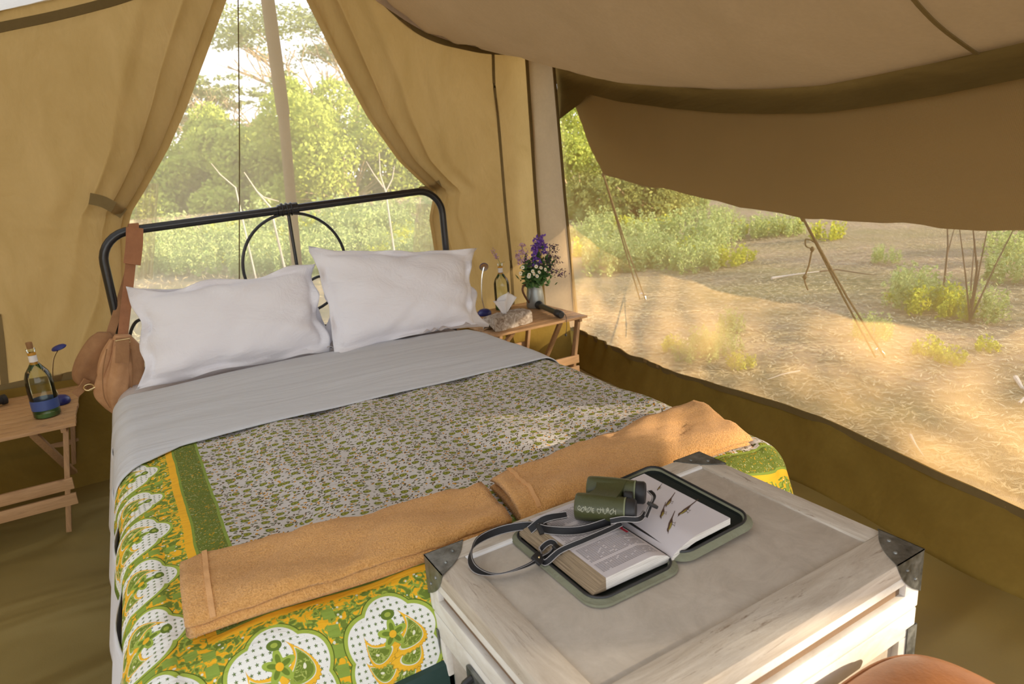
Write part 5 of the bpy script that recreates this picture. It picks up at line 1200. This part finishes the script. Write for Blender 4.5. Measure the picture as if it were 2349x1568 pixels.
def daisy(px, py, dy):
    c = Vector(P(px, py, 1, JY + dy)); t = empty('daisy', tuple(c)); tag(t, 'small white daisy with yellow centre low at the front of the jug', 'flower', 'white daisies in the jug'); nrm = (Vector((0, -1, .25)) + Vector((random.uniform(-.4, .4), 0, random.uniform(-.2, .4)))).normalized(); m_ = frame(Vector((0, 0, 0)), nrm); mb = MB(); n_ = 10
    for k in range(n_):
        a = 2 * PI * k / n_; u = Vector((math.cos(a), math.sin(a), 0)); w = Vector((-math.sin(a), math.cos(a), 0)) * .0032; V = [m_ @ (u * .003 - w * .5), m_ @ (u * .010 - w + Vector((0, 0, .001))), m_ @ (u * .0135), m_ @ (u * .010 + w + Vector((0, 0, .001))), m_ @ (u * .003 + w * .5)]; mb.add(V, [(0, 1, 2, 3, 4)])
    mb.obj('petals', m_petal, t, smooth=False); mb = MB(); mb.lathe([(0, .004), (.003, .0034), (.0045, .001)], 12, m_); mb.obj('centre', m_yolk, t); mb = MB(); mb.tube([Vector((0, .004, 0)), (JT - c) * .5 + Vector((0, .01, .0)), JT - c], .0014, 5); mb.obj('stem', m_greenleaf, t)
for (a, b) in [(1199, 613), (1194, 627), (1222, 622), (1214, 630), (1225, 628), (1237, 624), (1241, 614), (1251, 618), (1230, 611), (1213, 634), (1232, 633)]: daisy(a, b, -.075 + random.uniform(-.01, .02))
n = 260; C = np.stack([rng.normal(0, .04, n), rng.normal(-.01, .035, n), rng.uniform(-.005, .085, n)], 1); lf = empty('foliage_bunch', tuple(JT)); tag(lf, 'dense green leaves filling the mouth of the jug', 'foliage'); quads('leaves', rand_quads(C, .022, 1.8), m_greenleaf, lf)
# sprig in bottle
sp0 = Vector(pb) + Vector((0, 0, .30)); t = empty('pink_sprig', tuple(sp0)); tag(t, 'thin pink flower sprig leaning out of the green bottle', 'flower'); tip = Vector(P(1131, 575, 1, pb[1])) - sp0; mb = MB(); mb.tube([(0, 0, -.1), (0, 0, .005), tuple(tip)], .0014, 5); mb.tube([(0, 0, .0), tuple(Vector(P(1158, 600, 1, pb[1])) - sp0)], .001, 5); mb.obj('stem', m_greenleaf, t)
C_ = np.array(tip) * rng.uniform(.4, 1.05, (50, 1)) + rng.normal(0, .007, (50, 3)); quads('petals', rand_quads(C_, .009), m_pink, t)

# ------------------------------------------------------------------ shoulder bag on the headboard
bag = empty('shoulder_bag', tuple(P(305, 520, 1, HY))); tag(bag, 'tan suede shoulder bag hanging by its strap from the headboard', 'bag'); BG = Vector(bag.location)
def bgp(px, py, y): return Vector(P(px, py, 1, y)) - BG
yb_ = HY - .04
def rib(name, pts, w, mat, nrmv=(1, 0, 0), th=.006, parent=bag):
    s_ = spline([tuple(p) for p in pts], 30); mb = MB(); mb.ribbon(s_, [nrmv] * 30, w, th); return mb.obj(name, mat, parent)
rib('strap', [bgp(305, 516, HY + .025), bgp(306, 514, HY - .0), bgp(306, 530, HY - .035), bgp(296, 640, HY - .05), bgp(280, 785, HY - .10)], .040, m_strapl)
rib('strap', [bgp(303, 518, HY + .02), bgp(300, 600, HY + .03), bgp(280, 680, HY + .0), bgp(252, 770, HY - .05)], .034, m_suede_d)
rib('shoulder_pad', [bgp(309, 522, HY - .040), bgp(308, 560, HY - .046), bgp(303, 606, HY - .056)], .066, m_strapl, th=.012)
def sack(name, prof_, mat, yc, depth, seed, parent=bag, n=30, wr=.012):
    """prof_: list of (py, left px, right px)"""
    V = []; k = 0; P_ = []
    rows = spline(prof_, 26)
    for (py, l, r_) in rows:
        a = bgp(l, py, yc); b = bgp(r_, py, yc); c = (a + b) / 2; hw = (b - a).length / 2
        t_ = (py - prof_[0][0]) / (prof_[-1][0] - prof_[0][0]); dd = depth * (.35 + .65 * math.sin(PI * min(1, max(.03, t_ ** .8)) * .92))
        for i in range(n):
            q = 2 * PI * i / n; w_ = wr * (math.sin(q * 5 + seed + t_ * 4) * t_ * (1.1 - t_) * 2); x = math.copysign(abs(math.cos(q)) ** .8, math.cos(q)); y = math.copysign(abs(math.sin(q)) ** .8, math.sin(q))
            V.append(c + (b - a).normalized() * x * (hw + w_ * .4) + Vector((0, 1, 0)) * y * (dd + w_))
    m_n = len(rows); Fc = [(i * n + j, i * n + (j + 1) % n, (i + 1) * n + (j + 1) % n, (i + 1) * n + j) for i in range(m_n - 1) for j in range(n)] + [tuple(range(n))[::-1], tuple((m_n - 1) * n + j for j in range(n))]
    return mb_obj(name, V, Fc, mat, parent)
def mb_obj(name, V, Fc, mat, parent): return MB().add(V, Fc).obj(name, mat, parent)
yc = HY - .13
sack('main_pouch', [(768, 262, 300), (800, 245, 326), (850, 226, 330), (900, 215, 322), (930, 236, 298), (947, 258, 272)], m_suede, yc, .065, 1)
sack('front_pocket', [(792, 262, 300), (840, 252, 300), (890, 244, 296), (925, 250, 282), (942, 258, 270)], m_suede, yc - .045, .035, 2, wr=.006)
bk_ = sack('rear_pouch', [(762, 222, 252), (780, 200, 262), (830, 172, 255), (868, 166, 240), (890, 190, 235)], m_suede_d, yc + .06, .05, 3)
sack('flap', [(778, 250, 262), (810, 232, 258), (850, 222, 246), (880, 226, 238)], m_suede, yc - .01, .05, 4, wr=.004)
for (pts_, yy) in (([(245, 800), (236, 850), (238, 905), (252, 935)], yc - .075), ([(300, 800), (304, 850), (300, 900), (284, 936)], yc - .072)):
    mb = MB(); mb.tube(spline([tuple(bgp(a, b, yy)) for a, b in pts_], 20), .0022, 6); mb.obj('seam_piping', m_suede_d, bag)
rib('strap_tab', [bgp(281, 775, yc - .04), bgp(281, 800, yc - .075), bgp(280, 832, yc - .088)], .05, m_suede_d, th=.006)
mb = MB(); q0 = bgp(282, 782, yc - .05); mb.tube([q0 + Vector(v) for v in ((-.026, 0, .006), (.026, -.0, .006), (.026, -.0, -.008), (-.026, 0, -.008), (-.026, 0, .006))], .003, 8); mb.obj('buckle', m_brass, bag)
mb = MB(); q0 = bgp(204, 888, yc - .02); mb.tube([q0 + Vector((.018 * math.cos(a), 0, .013 * math.sin(a))) for a in np.linspace(0, 2 * PI, 20)], .0035, 8, caps=False); mb.tube([q0 + Vector((.0, -.004, -.01)), q0 + Vector((.045, -.006, .002))], .0035, 8); mb.obj('clasp_ring', m_brass, bag)
rib('dangling_tab', [bgp(200, 870, yc), bgp(186, 892, yc - .01), bgp(172, 905, yc - .01)], .03, m_suede_d, (0.3, 0, 1))

# ------------------------------------------------------------------ leather stool in the lower right corner
st = empty('leather_stool', (.84, .335, 0)); tag(st, 'brown leather stool seat in front of the trunk, lower right corner', 'stool'); SO = Vector(st.location)
def stf(sgn):
    def f(u, v):
        a = 2 * PI * u; r_ = v; ex = .5; cx2 = math.copysign(abs(math.cos(a)) ** ex, math.cos(a)); sy2 = math.copysign(abs(math.sin(a)) ** ex, math.sin(a))
        x = .215 * r_ * cx2; y = .190 * r_ * sy2; z = .552 + sgn * (.045 * (1 - r_ ** 3.0) ** .6 if r_ < 1 else 0); return (x, y, z)
    return f
gridsurf('seat', stf(1), 64, 22, m_leather, st); gridsurf('seat_underside', stf(-1), 64, 10, m_leather, st)
mb = MB(); mb.tube([Vector(stf(1)(u, 1.0)) + Vector((0, 0, 0)) for u in np.linspace(0, 1, 80)], .005, 8, caps=False); mb.obj('piping', m_strapl, st)
for (x, y) in ((-.14, -.12), (.14, -.12), (.14, .12), (-.14, .12)): mb = MB(); mb.tube([(x, y, .47), (x * 1.15, y * 1.15, .0)], [.017, .013], 12); mb.obj('leg', m_slatv, st)

for o in col.objects:
    if o.parent is None and o.type != 'CAMERA' and o.type != 'LIGHT' and 'kind' not in o.keys() and 'category' not in o.keys(): print('UNTAGGED', o.name)

ordn = ['leftmost', 'second from left', 'third from left', 'fourth from left', 'fifth from left', 'sixth from left', 'seventh from left', 'eighth from left', 'ninth from left', 'tenth from left', 'rightmost']
for nm, txt in (('purple_spray', 'purple flower spray in the pewter jug'), ('pink_spray', 'pale pink flower spray in the pewter jug'), ('dark_seed_spray', 'dark mauve seed spray in the pewter jug'), ('daisy', 'small white daisy at the jug mouth')):
    L_ = [o for o in col.objects if o.parent is None and o.name.split('.')[0] == nm]
    def hx(o):
        ch = [c for c in o.children if c.name.startswith('petals')][0]; b = sum((Vector(q) for q in ch.bound_box), Vector()) / 8 + o.location; v = Matrix(M.tolist()).transposed() @ (b - Vector(CAM)); return v.x / -v.z
    L_.sort(key=hx)
    for i, o in enumerate(L_): o['label'] = (ordn[i] if i < len(L_) - 1 else 'rightmost') + ' ' + txt
